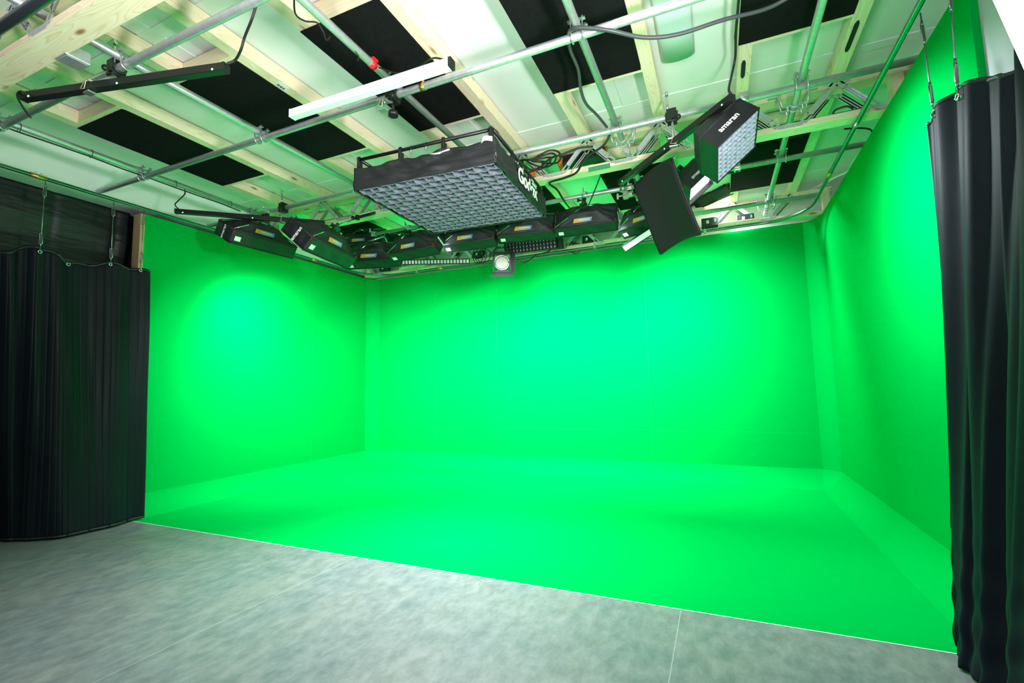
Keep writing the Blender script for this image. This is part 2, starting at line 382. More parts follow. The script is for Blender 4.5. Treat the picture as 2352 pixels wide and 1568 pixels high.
truss(3.30, 3.40, -4.52, 1.19, [x for x in xs_mid if -4.4 < x < 1.1], 'timber truss with zigzag metal webs, across the middle of the room behind the large softbox', (-4.15, 1.03))
truss(5.17, 5.27, -4.52, 1.08, [-4.28+.53*i for i in range(10)], 'timber truss with zigzag metal webs along the top of the green back wall', (-4.49, 1.0))
nt_ = truss(.94, 1.06, -4.5, .9, [-4.2+.52*i for i in range(9)], 'big knotty timber beam of the nearest truss, crossing the top left corner')
# galvanised joining plate pressed on the middle truss
b = MB(); pc = ony((1377,385), 3.30)
for i in range(9): b.box(pc+Vector((-.09+.022*i, -.004, 0)), (.018,.006,.040))
b.build('nail_plate', 'board', bpy.data.objects['roof_truss'])
pr = thing('blocking_piece', 'short timber block on the back truss beneath the long black cell strip', 'timber block', ony((845,611), 5.13), 'timber blocks on the back truss')
def block(a, bb_, label):
    A, B = ony(a, 5.14), ony(bb_, 5.14); z = (A.z+B.z)/2
    o = MB().bb((A.x, 5.09*S, z-.022), (B.x, 5.17*S, z+.022)).build('timber_block', TX, bevel=.002); tag(o, label, 'timber block', 'timber blocks on the back truss')
bpy.data.objects.remove(pr)
block((922,620), (980,607), 'short timber block on the back truss beneath the long black cell strip')
block((1389,559), (1462,545), 'short timber block on the back truss left of the strip of white cells')
block((1650,522), (1746,506), 'short timber block on the back truss beside the two control boxes at the right')

# ------------------------------------------------------------------ scaffold pipes
YX = {'A':1.270, 'B':2.052, 'C':2.962, 'D':3.918, 'E':4.835}
XRp = {'R1':-3.945, 'R2':-2.667, 'R3':-1.566, 'R4':-.522, 'R5':.519}
def pipe(a, b_, label, group):
    o = MB().tube([a, a+(b_-a)*.5, b_], PR, 20).build('scaffold_pipe', 'pipe'); return tag(o, label, 'pipe', group)
gx, gy = 'cross pipes parallel to the back wall', 'pipes running towards the back wall'
pipe(P(-4.5,YX['A'],ZX), P(.4,YX['A'],ZX), 'galvanised cross pipe nearest the viewer, carrying the black LED tube at top left', gx)
pipe(P(-4.555,YX['B'],ZX), P(1.1,YX['B'],ZX), 'galvanised cross pipe below the white tube light, end meeting the pale bulkhead', gx)
pipe(P(-4.555,YX['C'],ZX), P(1.15,YX['C'],ZX), 'galvanised cross pipe just in front of the middle truss, passing above the large softbox', gx)
pipe(P(-3.72,YX['D'],ZX), P(1.15,YX['D'],ZX), 'galvanised cross pipe behind the middle truss holding the row of black softboxes', gx)
pipe(P(-2.6,YX['E'],ZX), P(.90,YX['E'],ZX), 'galvanised cross pipe nearest the back wall, in front of the back truss', gx)
pipe(P(XRp['R1'],-.2,ZR), P(XRp['R1'],3.07,ZR), 'galvanised pipe running alongside the pale bulkhead on the left', gy)
pipe(P(XRp['R2'],-.2,ZR), P(XRp['R2'],4.0,ZR), 'galvanised pipe passing behind the near black LED tube towards the large softbox', gy)
pipe(P(XRp['R3'],-.2,ZR), P(XRp['R3'],3.1,ZR), 'galvanised pipe with a band of red tape crossing above the white tube light', gy)
pipe(P(XRp['R4'],-.2,ZR), P(XRp['R4'],3.16,ZR), 'galvanised pipe crossing the black panel next to the pale ceiling lamp', gy)
pipe(P(XRp['R4'],3.34,ZR), P(XRp['R4'],5.0,ZR), 'short galvanised pipe beyond the middle truss, half hidden behind the flat black light panel', gy)
pipe(P(XRp['R5'],-.2,ZR), P(XRp['R5'],5.30,ZR), 'rightmost galvanised pipe running the whole way to the back truss', gy)
tp = P(XRp['R3'],1.835,ZR)
tag(MB().tube([tp+Vector((0,-.022,0)), tp+Vector((0,0,0)), tp+Vector((0,.022,0))], [PR+.002,PR+.004,PR+.002], 20).box(tp+Vector((.012,0,PR)), (.035,.045,.012)).build('tape_band', 'red'), 'band of red tape around the pipe above the white tube light', 'tape')
ring = P(-1.40,YX['B'],ZX)
tag(MB().tube([ring-Vector((.016,0,0)), ring+Vector((.016,0,0))], PR+.003, 20).ball(ring+Vector((0,0,PR+.01)), .012).ball(ring-Vector((0,.02,PR-.006)), .012).build('pipe_collar', 'brass'), 'brass collar on the cross pipe below the white tube light', 'collar')

def ubolt_clamp(x, y, label, name='pipe_clamp'):
    c = P(x, y, ZX); r = thing(name, label, 'pipe clamp', c, 'zinc U-bolt clamps')
    for sx in (-1, 1):
        X = c.x+sx*(PR+.010); pts = [(X, c.y-PR-.006, c.z+.085), (X, c.y-PR-.006, c.z)]
        pts += [(X, c.y-math.cos(a)*(PR+.006), c.z-math.sin(a)*(PR+.008)) for a in [PI*i/10 for i in range(1, 10)]]
        pts += [(X, c.y+PR+.006, c.z), (X, c.y+PR+.006, c.z+.085)]
        MB().tube(pts, .0046, 8).build('u_bolt', 'zinc', r)
    pl = MB()
    for sy in (-1, 1):
        pl.bar((c.x-.052, c.y+sy*(PR+.006), c.z+PR*2+.028), (c.x+.052, c.y+sy*(PR+.006), c.z+PR*2+.028), .022, .007)
        for sx in (-1, 1): pl.cyl((c.x+sx*(PR+.010), c.y+sy*(PR+.006), c.z+.078), (c.x+sx*(PR+.010), c.y+sy*(PR+.006), c.z+.092), .0095, 6)
    pl.build('saddle', 'zinc', r)
for a, q, lb in [('A','R1','zinc U-bolt clamp at the left end of the nearest cross pipe, beside the bulkhead'),
 ('A','R2','zinc U-bolt clamp beside the bracket of the near black LED tube'),
 ('B','R1','zinc U-bolt clamp near the left end of the cross pipe that meets the bulkhead'),
 ('B','R2','zinc U-bolt clamp left of the white tube light'),
 ('B','R4','zinc U-bolt clamp where the loose grey cable loops over the pipe'),
 ('C','R1','zinc U-bolt clamp behind the long black LED tube at left'),
 ('C','R2','zinc U-bolt clamp at the left corner of the large grid softbox'),
 ('C','R4','zinc U-bolt clamp in front of the truss left of the tilted black LED tube'),
 ('C','R5','zinc U-bolt clamp in front of the truss right of the white-grid softbox'),
 ('D','R4','zinc U-bolt clamp just left of the flat black light panel'),
 ('D','R5','zinc U-bolt clamp behind the middle truss in front of the right-hand black panel'),
 ('E','R5','zinc U-bolt clamp at the cross pipe nearest the back wall')]:
    ubolt_clamp(XRp[q], YX[a], lb)
def hanger(x, y, label):
    c = P(x, y, ZR); r = thing('pipe_hanger', label, 'pipe hanger', c, 'strap hangers under the trusses')
    for sy in (-.035, .035):
        b = MB(); Y = c.y+sy; zt = (ZTOP-.04)*S
        for s in (-1, 1):
            b.bar((c.x+s*.165,Y,zt-.003), (c.x+s*.105,Y,zt-.003), .025, .004); b.bar((c.x+s*.105,Y,zt), (c.x+s*.082,Y,c.z-.006), .004, .025, (0,1,0)) if 0 else b.tube([(c.x+s*.105,Y,zt),(c.x+s*.082,Y,c.z-.010)], .006, 6)
            b.bar((c.x+s*.084,Y,c.z-.012), (c.x+s*.030,Y,c.z-.012), .022, .005)
        pts = [(c.x-.030,Y,c.z-.012)]+[(c.x-math.cos(t)*(PR+.004),Y,c.z-math.sin(t)*(PR+.004)) for t in [PI*i/10 for i in range(11)]]+[(c.x+.030,Y,c.z-.012)]
        b.tube(pts, .0045, 6); b.build('strap', 'galv', r)
        for s in (-1, 1):
            MB().cyl((c.x+s*.048,Y,c.z-.050), (c.x+s*.048,Y,c.z+.004), .005, 8).cyl((c.x+s*.048,Y,c.z-.026), (c.x+s*.048,Y,c.z-.016), .010, 6).build('bolt', 'zinc', r)
hanger(XRp['R4'], 3.20, 'metal strap hanger holding the pipe end under the truss left of the tilted LED tube')
hanger(XRp['R5'], 3.24, 'metal strap hanger under the middle truss right of the white-grid softbox')
hanger(XRp['R5'], 5.10, 'metal strap hanger at the back truss holding the end of the rightmost pipe')

# ------------------------------------------------------------------ curtain track
ZK = 2.548
def track_path():
    xl, yb, xr, rr = -4.34, 5.13, .852, .42
    p = [P(xl, y, ZK) for y in (-.3, .6, 1.2, 1.8, 2.4, 3.0, 3.6, 4.2, yb-rr)]
    p += [P(xl+rr-rr*math.cos(a), yb-rr+rr*math.sin(a), ZK) for a in [PI/2*i/8 for i in range(1, 8)]]
    p += [P(x, yb, ZK) for x in (xl+rr, -3.2, -2.4, -1.6, -.8, 0, xr-rr)]
    p += [P(xr-rr+rr*math.sin(a), yb-rr+rr*math.cos(a), ZK) for a in [PI/2*i/8 for i in range(1, 8)]]
    p += [P(xr, y, ZK) for y in (yb-rr, 4.1, 3.5, 2.9, 2.3, 1.7)]
    return p
tk = thing('curtain_track', 'long steel curtain track bent around the room just under the tops of the green walls', 'curtain track', P(-1.7, 5.13, ZK))
MB().tube(track_path(), .0165, 12).build('rail', 'track', tk)
def joint(p, d, mat_='brass'):
    d = Vector(d); MB().tube([p-d*.055, p+d*.055], .0205, 12).build('joint_sleeve', mat_, tk)
    for s in (-1, 1): MB().cyl(p+d*.02*s+Vector((0,0,.015)), p+d*.02*s+Vector((0,0,.034)), .007, 6).build('screw', 'zinc', tk)
joint(P(-4.34,1.60,ZK), (0,1,0)); joint(P(-4.34,4.10,ZK), (0,1,0)); joint(P(.852,4.12,ZK), (0,1,0)); joint(P(-3.25,5.13,ZK), (1,0,0)); joint(P(-.25,5.13,ZK), (1,0,0))
for q, d in [(P(.852,3.35,ZK),0),(P(-.05,5.13,ZK),1),(P(-1.2,5.13,ZK),1),(P(-2.35,5.13,ZK),1),(P(-3.6,5.13,ZK),1),(P(-4.34,3.35,ZK),0)]:
    MB().box(q, (.03,.045,.046) if d else (.045,.03,.046)).cyl(q, q+Vector((0,0,.05)), .006).build('track_bracket', 'zinc', tk)
# thin rail and near dark conduit of the front truss
tag(MB().tube([P(-4.6,.86,2.60), P(-1.0,.87,2.60)], .027, 14).build('curtain_rail', 'darksteel'), 'dark steel rail running along the near truss beam in the top left corner', 'rail')

# ------------------------------------------------------------------ hanging wires
def wire(top, bot, label):
    top, bot = Vector(top), Vector(bot); d = (top-bot).normalized(); L_ = (top-bot).length
    r = thing('hanging_wire', label, 'wire', bot, 'turnbuckle wires holding the curtains')
    MB().tube([top, bot], .0035, 6).build('cable', 'wire', r)
    side = d.orthogonal().normalized()
    for t in (.055, L_-.17):
        b = MB(); a, e = bot+d*t, bot+d*(t+.11)
        for s in (-1, 1): b.tube([a, a+side*s*.011+d*.012, e+side*s*.011-d*.012, e], .0035, 6)
        b.tube([a-d*.01, a+d*.015], .006, 8); b.tube([e-d*.015, e+d*.01], .006, 8); b.build('turnbuckle', 'softchrome', r)
    MB().tube([bot+Vector((.012*math.cos(a), 0, .012*math.sin(a)-.006)) for a in [2*PI*i/10 for i in range(11)]], .0025, 6).build('hook', 'chrome', r)
wire(onx((105,410),-4.34), onx((92,576),-4.31), 'turnbuckle wire leftmost over the left curtain, in front of the black drape')
wire(onx((262,458),-4.34), onx((254,607),-4.31), 'turnbuckle wire over the left curtain between the other two, in front of the black drape')
wire(onx((331,482),-4.34), onx((323,617),-4.31), 'dark turnbuckle wire over the corner of the left curtain, against the wooden post')
wire(onx((2114,30),.852), onx((2145,262),.84), 'turnbuckle wire at the inner corner of the right curtain')
wire(onx((2178,-60),.852), onx((2201,222),.84), 'turnbuckle wire over the right curtain, against the green wall')

# ------------------------------------------------------------------ curtains
def interp(pts, u):
    n = len(pts)-1; x = min(max(u, 0), 1)*n; i = min(int(x), n-1); t = x-i
    p0, p1, p2, p3 = [Vector(pts[min(max(j, 0), n)]) for j in (i-1, i, i+1, i+2)]
    return .5*((2*p1)+(p2-p0)*t+(2*p0-5*p1+4*p2-p3)*t*t+(3*p1-p0-3*p2+p3)*t**3)
ct = [(-4.335,2.335,2.022),(-4.345,2.20,2.030),(-4.335,2.07,2.038),(-4.36,1.93,2.005),(-4.345,1.81,1.985),(-4.33,1.72,2.02),(-4.335,1.64,2.050),(-4.36,1.54,2.02),(-4.35,1.45,1.968),(-4.33,1.30,1.97),(-4.36,1.1,1.99)]
cb = [(-4.294,2.372,.012),(-4.255,2.24,.012),(-4.236,2.11,.012),(-4.255,1.99,.012),(-4.285,1.87,.012),(-4.33,1.79,.012),(-4.41,1.725,.012),(-4.50,1.685,.012),(-4.60,1.65,.012),(-4.70,1.60,.012),(-4.78,1.5,.012)]
def left_curtain(u, v):
    a, b_ = interp(ct, u), interp(cb, u); p = a.lerp(b_, v)
    f = .5+.5*math.sin(u*19+1.3+math.sin(v*4)*.6); am = .022*(.35+.65*u)*(1-.45*v)
    q = abs(math.sin(u*PI*30)); seam = -.008*max(0, 1-q*3.0)
    off = am*math.sin(u*34+2.0*math.sin(u*9)+v*.7) + .016*math.sin(u*11+v*2.5+1) + seam + .004*math.sin(v*9+u*26)
    p = Vector((p.x+off, p.y-.25*am*math.cos(u*34), p.z + (.010*math.sin(u*40)*(1-v) if v < .05 else 0)))
    return p*S
cl = thing('curtain', 'black quilted curtain at left hanging to the grey floor from three wires', 'curtain', P(-4.33,1.9,0), 'black stage curtains')
MB().grid(left_curtain, 260, 60).build('cloth', 'curtain', cl, solid=.006)
MB().tube([left_curtain(u/80, .006) for u in range(81)], .010, 8).build('top_hem', 'blackfab', cl)
MB().tube([left_curtain(u/80, .995) for u in range(81)], .009, 8).build('bottom_hem', 'blackfab', cl)
MB().tube([left_curtain(.001, v/40) for v in range(41)], .009, 8).build('side_hem', 'blackfab', cl)
for px in ((323,620),(254,606),(157,606),(92,577)):
    c = onx(px, -4.30); MB().tube([c+Vector((0,.013*math.cos(a),.013*math.sin(a)-.004)) for a in [2*PI*i/12 for i in range(13)]], .004, 6).build('eyelet', 'chrome', cl)
rt = [(.845,2.385,2.050),(.85,2.31,2.066),(.86,2.23,2.070),(.87,2.14,2.058),(.87,2.05,2.020),(.88,1.96,1.975),(.885,1.88,1.94),(.86,1.80,1.96),(.86,1.70,2.02),(.88,1.56,2.02),(.90,1.42,2.0)]
rb = [(.752,2.345,.010),(.735,2.26,.010),(.72,2.18,.010),(.708,2.11,.010),(.72,2.02,.010),(.76,1.96,.010),(.72,1.88,.010),(.66,1.80,.010),(.70,1.70,.010),(.78,1.60,.010),(.85,1.45,.010)]
def right_curtain(u, v):
    a, b_ = interp(rt, u), interp(rb, u); p = a.lerp(b_, v)
    mid = math.sin(PI*min(1, v*1.0)); p.x += .012*mid*(1-u)
    am = .017*min(1, u*6+.15)*(1-.25*v)
    off = am*math.sin(u*30+1.1*math.sin(v*3+u*4)) + .008*math.sin(u*63+v*5)
    wr = .005*max(0, v-.72)/.28*math.sin(v*95+u*25+2*math.sin(u*17))
    return Vector((p.x+off+wr, p.y+.008*math.cos(u*41+v*2), p.z))*S
cr = thing('curtain', 'black curtain bunched in deep folds at the right edge, in front of the green wall', 'curtain', P(.78,2.0,0), 'black stage curtains')
MB().grid(right_curtain, 200, 110).build('cloth', 'curtainr', cr, solid=.006)
MB().tube([right_curtain(u/80, .004) for u in range(81)], .010, 8).build('top_hem', 'blackfab', cr)
c = onx((2199,222), .82)
MB().tube([c+Vector((0,.013*math.cos(a),.013*math.sin(a))) for a in [2*PI*i/12 for i in range(13)]], .004, 6).build('eyelet', 'chrome', cr)
def drape_fn(u, v):
    y = 2.385-2.75*u; z = 2.612-2.55*v
    s = 0
    for k_, (a, ph) in enumerate(((9, 0), (14.3, 1.7), (23, 4.1))): s += .010/(k_+1)*math.sin(z*a+ph+y*1.9*math.sin(k_+1.2)+.8*math.sin(y*5+k_))
    cre = -.012*max(0, 1-abs(((y+.03) % .42)-.21)*28)
    return P(-4.765, y, z)+Vector((s*1.2+cre, 0, 0))
dr = MB().grid(drape_fn, 130, 130).build('drape', 'drape', solid=.004); tag(dr, 'wrinkled black drape on the side wall behind the left curtain and its wires', 'drape')

# ------------------------------------------------------------------ large grid softbox
gl, ge = Vector((-1.956,3.390,2.769)), Euler((math.radians(.7), 0, math.radians(2.8)))
G = thing('grid_softbox', 'large square black softbox with grey cloth grid hung flat from the pipes', 'softbox', gl, None, ge)
W = 1.20; K = .185
def gskirt(a, b_, n=36, sag=1.0):
    a, b_ = Vector(a), Vector(b_); out = Vector((b_.y-a.y, -(b_.x-a.x), 0)).normalized()
    def fn(u, v):
        p = a.lerp(b_, u); z = K*v - .022*sag*v*abs(math.sin(u*PI*3)) ; e = math.sin(PI*u)
        o = .012*math.sin(u*23+v*3)*e*math.sin(PI*v) + .009*math.sin(u*51+v*7)*e*v + .006*math.sin((u*17-v*9))*e
        if .18 < v < .42: o += .008
        return p + out*o + Vector((0,0,z))
    return MB().grid(fn, n*3, 14)
h = W/2
for a, b_ in (((-h,-h),(h,-h)),((h,-h),(h,h)),((h,h),(-h,h)),((-h,h),(-h,-h))):
    gskirt((*a,0), (*b_,0)).build('skirt', 'blackfab', G, True, solid=.004)
NC = 14; cw = W/NC; gb = MB()
def gwall(a, b_, seed):
    a, b_ = Vector(a), Vector(b_); d = b_-a; nrm = Vector((-d.y, d.x, 0)).normalized()
    def fn(u, v):
        w = math.sin(u*NC*PI+seed*PI)
        return a.lerp(b_, u)+nrm*(.006*w*(1-v)+.003*math.sin(u*37+seed*5)*(1-v)) + Vector((0,0,.005+.075*v+.004*math.sin(u*NC*2*PI)*(1-v)))
    gb.grid(fn, NC*4, 3)
for i in range(NC+1):
    t = (-h+cw*i)*.955; hg = h*.955
    gwall((t,-hg,0), (t,hg,0), i % 2); gwall((-hg,t,0), (hg,t,0), (i+1) % 2)
gb.build('cloth_grid', 'gridfab', G, True, solid=.003)
MB().box((0,0,.088), (W-.07,W-.07,.004)).build('diffuser', mat('softbox_diffuser', (.55,.60,.68), .8), G, True)
MB().box((0,0,.105), (W-.10,W-.10,.012)).build('led_mat', 'matte', G, True)
zf = K+.075; fr = h-.03
def gbar(a, b_): MB().tube([a, b_], .013, 10).build('frame_bar', 'plastic', G, True)
gbar((-fr,-fr,zf),(fr,-fr,zf)); gbar((fr,-fr,zf),(fr,fr,zf)); gbar((fr,fr,zf),(-fr,fr,zf)); gbar((-fr,fr,zf),(-fr,-fr,zf)); gbar((-fr,0,zf),(fr,0,zf))
for x, y in ((-fr,-fr),(-.33*fr,-fr),(.32*fr,-fr),(fr*.98,-fr),(fr,-.32*fr),(fr,.4*fr),(fr,fr),(-fr,fr)):
    b = MB(); ox = 0 if abs(x) > .98*fr-1e-6 and abs(y) < .9*fr else .0
    b.tube([(x,y,zf+.016),(x,y-.018,zf+.006),(x,y-.016,zf-.02),(x,y,zf-.07),(x,y,K-.03)], .011, 8).box((x,y,zf-.05), (.034,.026,.05)); b.build('clip', 'plastic', G, True)
for x, y in ((-.10,-fr),(.03,-fr),(fr,-.06),(fr,.06)):
    MB().cyl((x,y,zf-.045),(x,y,zf+.02), .005, 8).cyl((x,y,zf-.03),(x,y,zf-.018), .010, 6).build('bolt', 'zinc', G, True)
MB().box((.30*fr,-fr+.012,K-.005), (.085,.05,.026)).build('buckle', 'orange', G, True)
MB().tube([(.12*fr,-h+.01,K-.02),(.28*fr,-h,K-.03),(.42*fr,-h+.01,K-.015)], .008, 8).build('white_piping', 'white2', G, True)
b = MB().grid(lambda u, v: Vector((h*.86+.13*u*h*1.1-.02, -h-.008-.03*math.sin(PI*u), K-.035+.035*v)), 10, 4); b.build('corner_flap', 'white2', G, True, solid=.004)
MB().tube([(0,0,zf),(0,.06,zf+.10)], .018, 10).tube([(-.3,0,zf),(-.3,0,zf+.115)], .012, 8).tube([(.3,0,zf),(.3,0,zf+.115)], .012, 8).build('hanging_bracket', 'plastic', G, True)
# writing on the right-hand skirt, upside down as it hangs
tm = Matrix.Translation((h+.017, .05, K*.50)) @ Matrix.Rotation(PI/2, 4, 'Z') @ Matrix.Rotation(PI/2, 4, 'X')
text('Godox', 'logo', 'white2', G, .165, tm, .02, .002, 1.0)
MB().box((h+.014, .22, K*.80), (.004,.11,.012)).box((h+.016,.17,K*.93), (.004,.05,.010)).build('white_strap', 'white2', G, True)

# ------------------------------------------------------------------ row softboxes (seen from behind)
BWID, BH, BD, BC = .62, .26, .120, .215
def softbox_master():
    r = thing('softbox', '', 'softbox', (0,0,0), 'black softboxes hung in a row')
    w, hh = BWID/2, BH/2
    b = MB()
    for a, e in (((-w,-hh),(w,-hh)),((w,-hh),(w,hh)),((w,hh),(-w,hh)),((-w,hh),(-w,-hh))):
        def fn(u, v, a=a, e=e):
            x = a[0]+(e[0]-a[0])*u; z = a[1]+(e[1]-a[1])*u; q = .006*math.sin(u*19+3*v)*math.sin(PI*u)*math.sin(PI*v); nx, nz = (e[1]-a[1]), -(e[0]-a[0]); l = math.hypot(nx, nz)
            return Vector((x+nx/l*q, -BD*v, z+nz/l*q))
        b.grid(fn, 24, 6)
    b.build('skirt', 'skirtfab', r, True, solid=.004)
    b = MB(); mw, mh = .13, .05
    for a, e, a2, e2 in (((-w,-hh),(w,-hh),(-mw,-mh),(mw,-mh)),((w,-hh),(w,hh),(mw,-mh),(mw,mh)),((w,hh),(-w,hh),(mw,mh),(-mw,mh)),((-w,hh),(-w,-hh),(-mw,mh),(-mw,-mh))):
        def fn(u, v, a=a, e=e, a2=a2, e2=e2):
            p = Vector((a[0]+(e[0]-a[0])*u, 0, a[1]+(e[1]-a[1])*u)); q = Vector((a2[0]+(e2[0]-a2[0])*u, 0, a2[1]+(e2[1]-a2[1])*u)); s = p.lerp(q, v)
            return Vector((s.x, -BD-(BC-BD)*(v**1.4) + .008*math.sin(PI*v)*math.sin(u*13), s.z))
        b.grid(fn, 20, 8)
    b.box((0,-BC,0), (mw*2,.004,mh*2)); b.build('back_cover', 'blackfab', r, True, solid=.003)
    hem = MB().tube([(-w,-BD,-hh),(w,-BD,-hh),(w,-BD,hh),(-w,-BD,hh),(-w,-BD,-hh)], .007, 6); hem.build('hem', 'blackfab', r, True)
    hem = MB().tube([(-w,0,-hh),(w,0,-hh),(w,0,hh),(-w,0,hh),(-w,0,-hh)], .005, 6); hem.build('front_hem', 'matte', r, True)
    MB().box((0,-.02,0), (BWID-.01,.004,BH-.01)).build('diffuser', 'diffuser', r, True)
    hub = Vector((0,-BC-.035,0))
    for sx in (-1, 1):
        for sz in (-1, 1):
            c = Vector((sx*(w-.01), -BD-.012, sz*(hh-.01)))
            rod = MB().tube([hub, c], .0042, 8).build('rod', 'chrome' if sx*sz > 0 else 'matte', r, True)
            MB().box(c, (.010,.009,.008)).build('rod_tip', 'red', rod, True)
    MB().box(hub, (.075,.03,.05)).cyl(hub, hub-Vector((0,.04,0)), .014).build('hub', 'plastic', r, True)
    def slab(x0, x1, t0, t1, lift, sh=0):                # a patch lying on the lower back face
        def pt(x, t): z = -hh+(hh-mh)*t; return Vector((x, -BD-(BC-BD)*(t**1.4)-lift, z-.004))
        return [pt(x0+sh,t0), pt(x1+sh,t0), pt(x1,t1), pt(x0,t1)]
    q = slab(-.10, .08, .28, .58, .012, -.015); MB().add(q+[v+Vector((0,.004,0)) for v in q], [(0,1,2,3),(4,5,6,7),(0,1,5,4),(1,2,6,5),(2,3,7,6),(3,0,4,7)]).build('gradient_label', 'grad', r, True)
    pr_ = MB()
    for i in range(7): q = slab(-.055+.016*i, -.045+.016*i, .40, .47, .0135); pr_.add(q, [(0,1,2,3)])
    pr_.build('print', 'white2', r, True)
    MB().box((-w+.055,-BD*.42,-hh-.006), (.052,.040,.003)).build('care_label', 'label', r, True)
    tm = Matrix.Translation((w+.006,-BD*.5,0)) @ Matrix.Rotation(PI/2, 4, 'Z') @ Matrix.Rotation(PI/2, 4, 'X'); text('amaran', 'logo', 'white2', r, .042, tm, .02)
    tm = Matrix.Translation((-w-.006,-BD*.5,0)) @ Matrix.Rotation(-PI/2, 4, 'Z') @ Matrix.Rotation(PI/2, 4, 'X'); text('amaran', 'logo', 'white2', r, .042, tm, .02)
    return r
SBM = softbox_master()
lights = []
def area(loc, rot, sx, sy, e, col=(1,1,1), spread=PI):
    l = bpy.data.lights.new('lamp', 'AREA'); l.shape = 'RECTANGLE'; l.size = sx; l.size_y = sy; l.energy = e; l.color = col; l.spread = spread
    o = bpy.data.objects.new('lamp', l); C.objects.link(o); o.location = loc; o.rotation_euler = rot; return o
first = [True]
def place_box(A, B, Wd, tilt, label, energy, hang=None, dz=0, col=(.89,.96,1), ly=0, lt=16):
    z = 1 + Wd/((onz(A,2)-onz(B,2)).length)
    a, b_ = onz(A, z), onz(B, z+dz); d = b_-a; yaw = math.atan2(d.y, d.x); sc = Wd/BWID
    R = Matrix.Rotation(yaw, 3, 'Z') @ Matrix.Rotation(-math.radians(tilt), 3, 'X')
    roll = math.asin(max(-1, min(1, d.z/d.length))); R = Matrix.Rotation(yaw, 3, 'Z') @ Matrix.Rotation(-roll, 3, 'Y') @ Matrix.Rotation(-math.radians(tilt), 3, 'X')
    loc = (a+b_)/2 - R @ Vector((0, 0, -BH/2*sc)); rot = R.to_euler()
    if first[0]:
        SBM.location = loc; SBM.rotation_euler = rot; SBM.scale = (sc,)*3; SBM['label'] = label; first[0] = False
    else: dup(SBM, loc, rot, label, sc)
    f = R @ Vector((0,1,0))
    if ly or lt: f = Matrix.Rotation(yaw+math.radians(ly), 3, 'Z') @ Matrix.Rotation(-math.radians(tilt+lt), 3, 'X') @ Vector((0,1,0))
    n0 = R @ Vector((0,1,0)); k0 = .5 if abs(ly) > 15 else .9
    if energy: area(loc+n0*(.03 if k0 > .8 else .11), f.to_track_quat('-Z', 'Y').to_euler(), Wd*k0, BH*sc*k0, energy*1.22, col, math.radians(104))
    0 and print('BOX', label[:40], [round(c/S,2) for c in loc], round(math.degrees(yaw)))
    hub = loc + R @ Vector((0, -(BC+.055)*sc, 0))
    if hang: drop_clamp(hub, hang[0], hang[1])
    return loc
def drop_clamp(hub, top, label):
    r = thing('light_clamp', label, 'clamp', top, 'clamps holding lights on the pipes')
    MB().box(top, (.052,.062,.066)).tube([top+Vector((-.03,0,0)), top+Vector((.03,0,0))], PR+.010, 14).build('jaw', 'zinc', r, bevel=.004)
    MB().cyl(top+Vector((0,-.03,.02)), top+Vector((0,-.075,.03)), .006, 8).box(top+Vector((0,-.08,.03)), (.012,.012,.05)).build('handle', 'zinc', r)
    mid = top.lerp(hub, .55)
    MB().tube([top-Vector((0,0,.03)), mid], .017, 10).box(mid, (.034,.034,.05)).cyl(mid, mid+Vector((-.055,0,.01)), .008, 8).cyl(mid+Vector((-.055,0,.01)), mid+Vector((-.07,0,.012)), .018, 10).build('swivel', 'plastic', r)
    MB().tube([mid, hub], .010, 10).build('spigot', 'chrome', r)
on = lambda x, q: P(x, YX[q], ZX)
place_box((526,556.5),(672.6,594), .74, 60, 'black softbox facing the left green wall, hung below the long black LED tube at left', 34, (on(-3.72,'C'), 'clamp of the softbox that faces the left wall, behind the long black LED tube'), ly=-56, lt=-14)
place_box((696,573.5),(800,618), .74, 48, 'black softbox second from the left, with white lettering on its slanting end', 42, (P(-2.78,YX['D']-.55,ZX), 'clamp arm above the softbox with white lettering on its end'), ly=-45, lt=-12)
place_box((800,618.5),(921.7,612), .70, 31, 'black softbox third from the left, above the left corner of the back wall', 34, (on(-2.85,'D'), 'clamp on the pipe above the third softbox from the left'))
place_box((905,602),(1010,583), .66, 31, 'black softbox fourth from the left, beside the far corner of the large grid softbox', 34, (on(-2.42,'D'), 'clamp on the pipe at the far corner of the large grid softbox'))
place_box((1025,581.5),(1142.6,565.5), .66, 31, 'black softbox fifth from the left, just left of and above the spotlight', 34, (on(-1.95,'D'), 'clamp hidden behind the far edge of the large grid softbox, left'))
place_box((1147,559.5),(1276,548), .64, 31, 'black softbox right above the black louvre light, below the large grid', 38, (on(-1.45,'D'), 'clamp hidden behind the far edge of the large grid softbox, right'))
place_box((1280,546),(1420,528), .65, 31, 'black softbox with a striped orange and blue label hung alone right of the large grid', 40, (on(-.985,'D'), 'clamp with black swivel above the softbox right of the large grid'))
place_box((1433.6,548.6),(1558,511), .66, 31, 'black softbox half hidden behind the flat black light panel', 58, (on(-.60,'D'), 'clamp hidden behind the flat black light panel'), ly=8)
place_box((786,577),(884,571), .60, 30, 'black softbox hanging behind the third one, partly hidden in the dark', 0, (on(-3.3,'D'), 'clamp on the left end of the pipe behind the row of softboxes'))
place_box((1591,486),(1684,445), .62, 44, 'black softbox facing the right wall, below the small white-grid softbox', 36, (on(.22,'D'), 'clamp above the softbox facing the right wall'), ly=-62, lt=12)

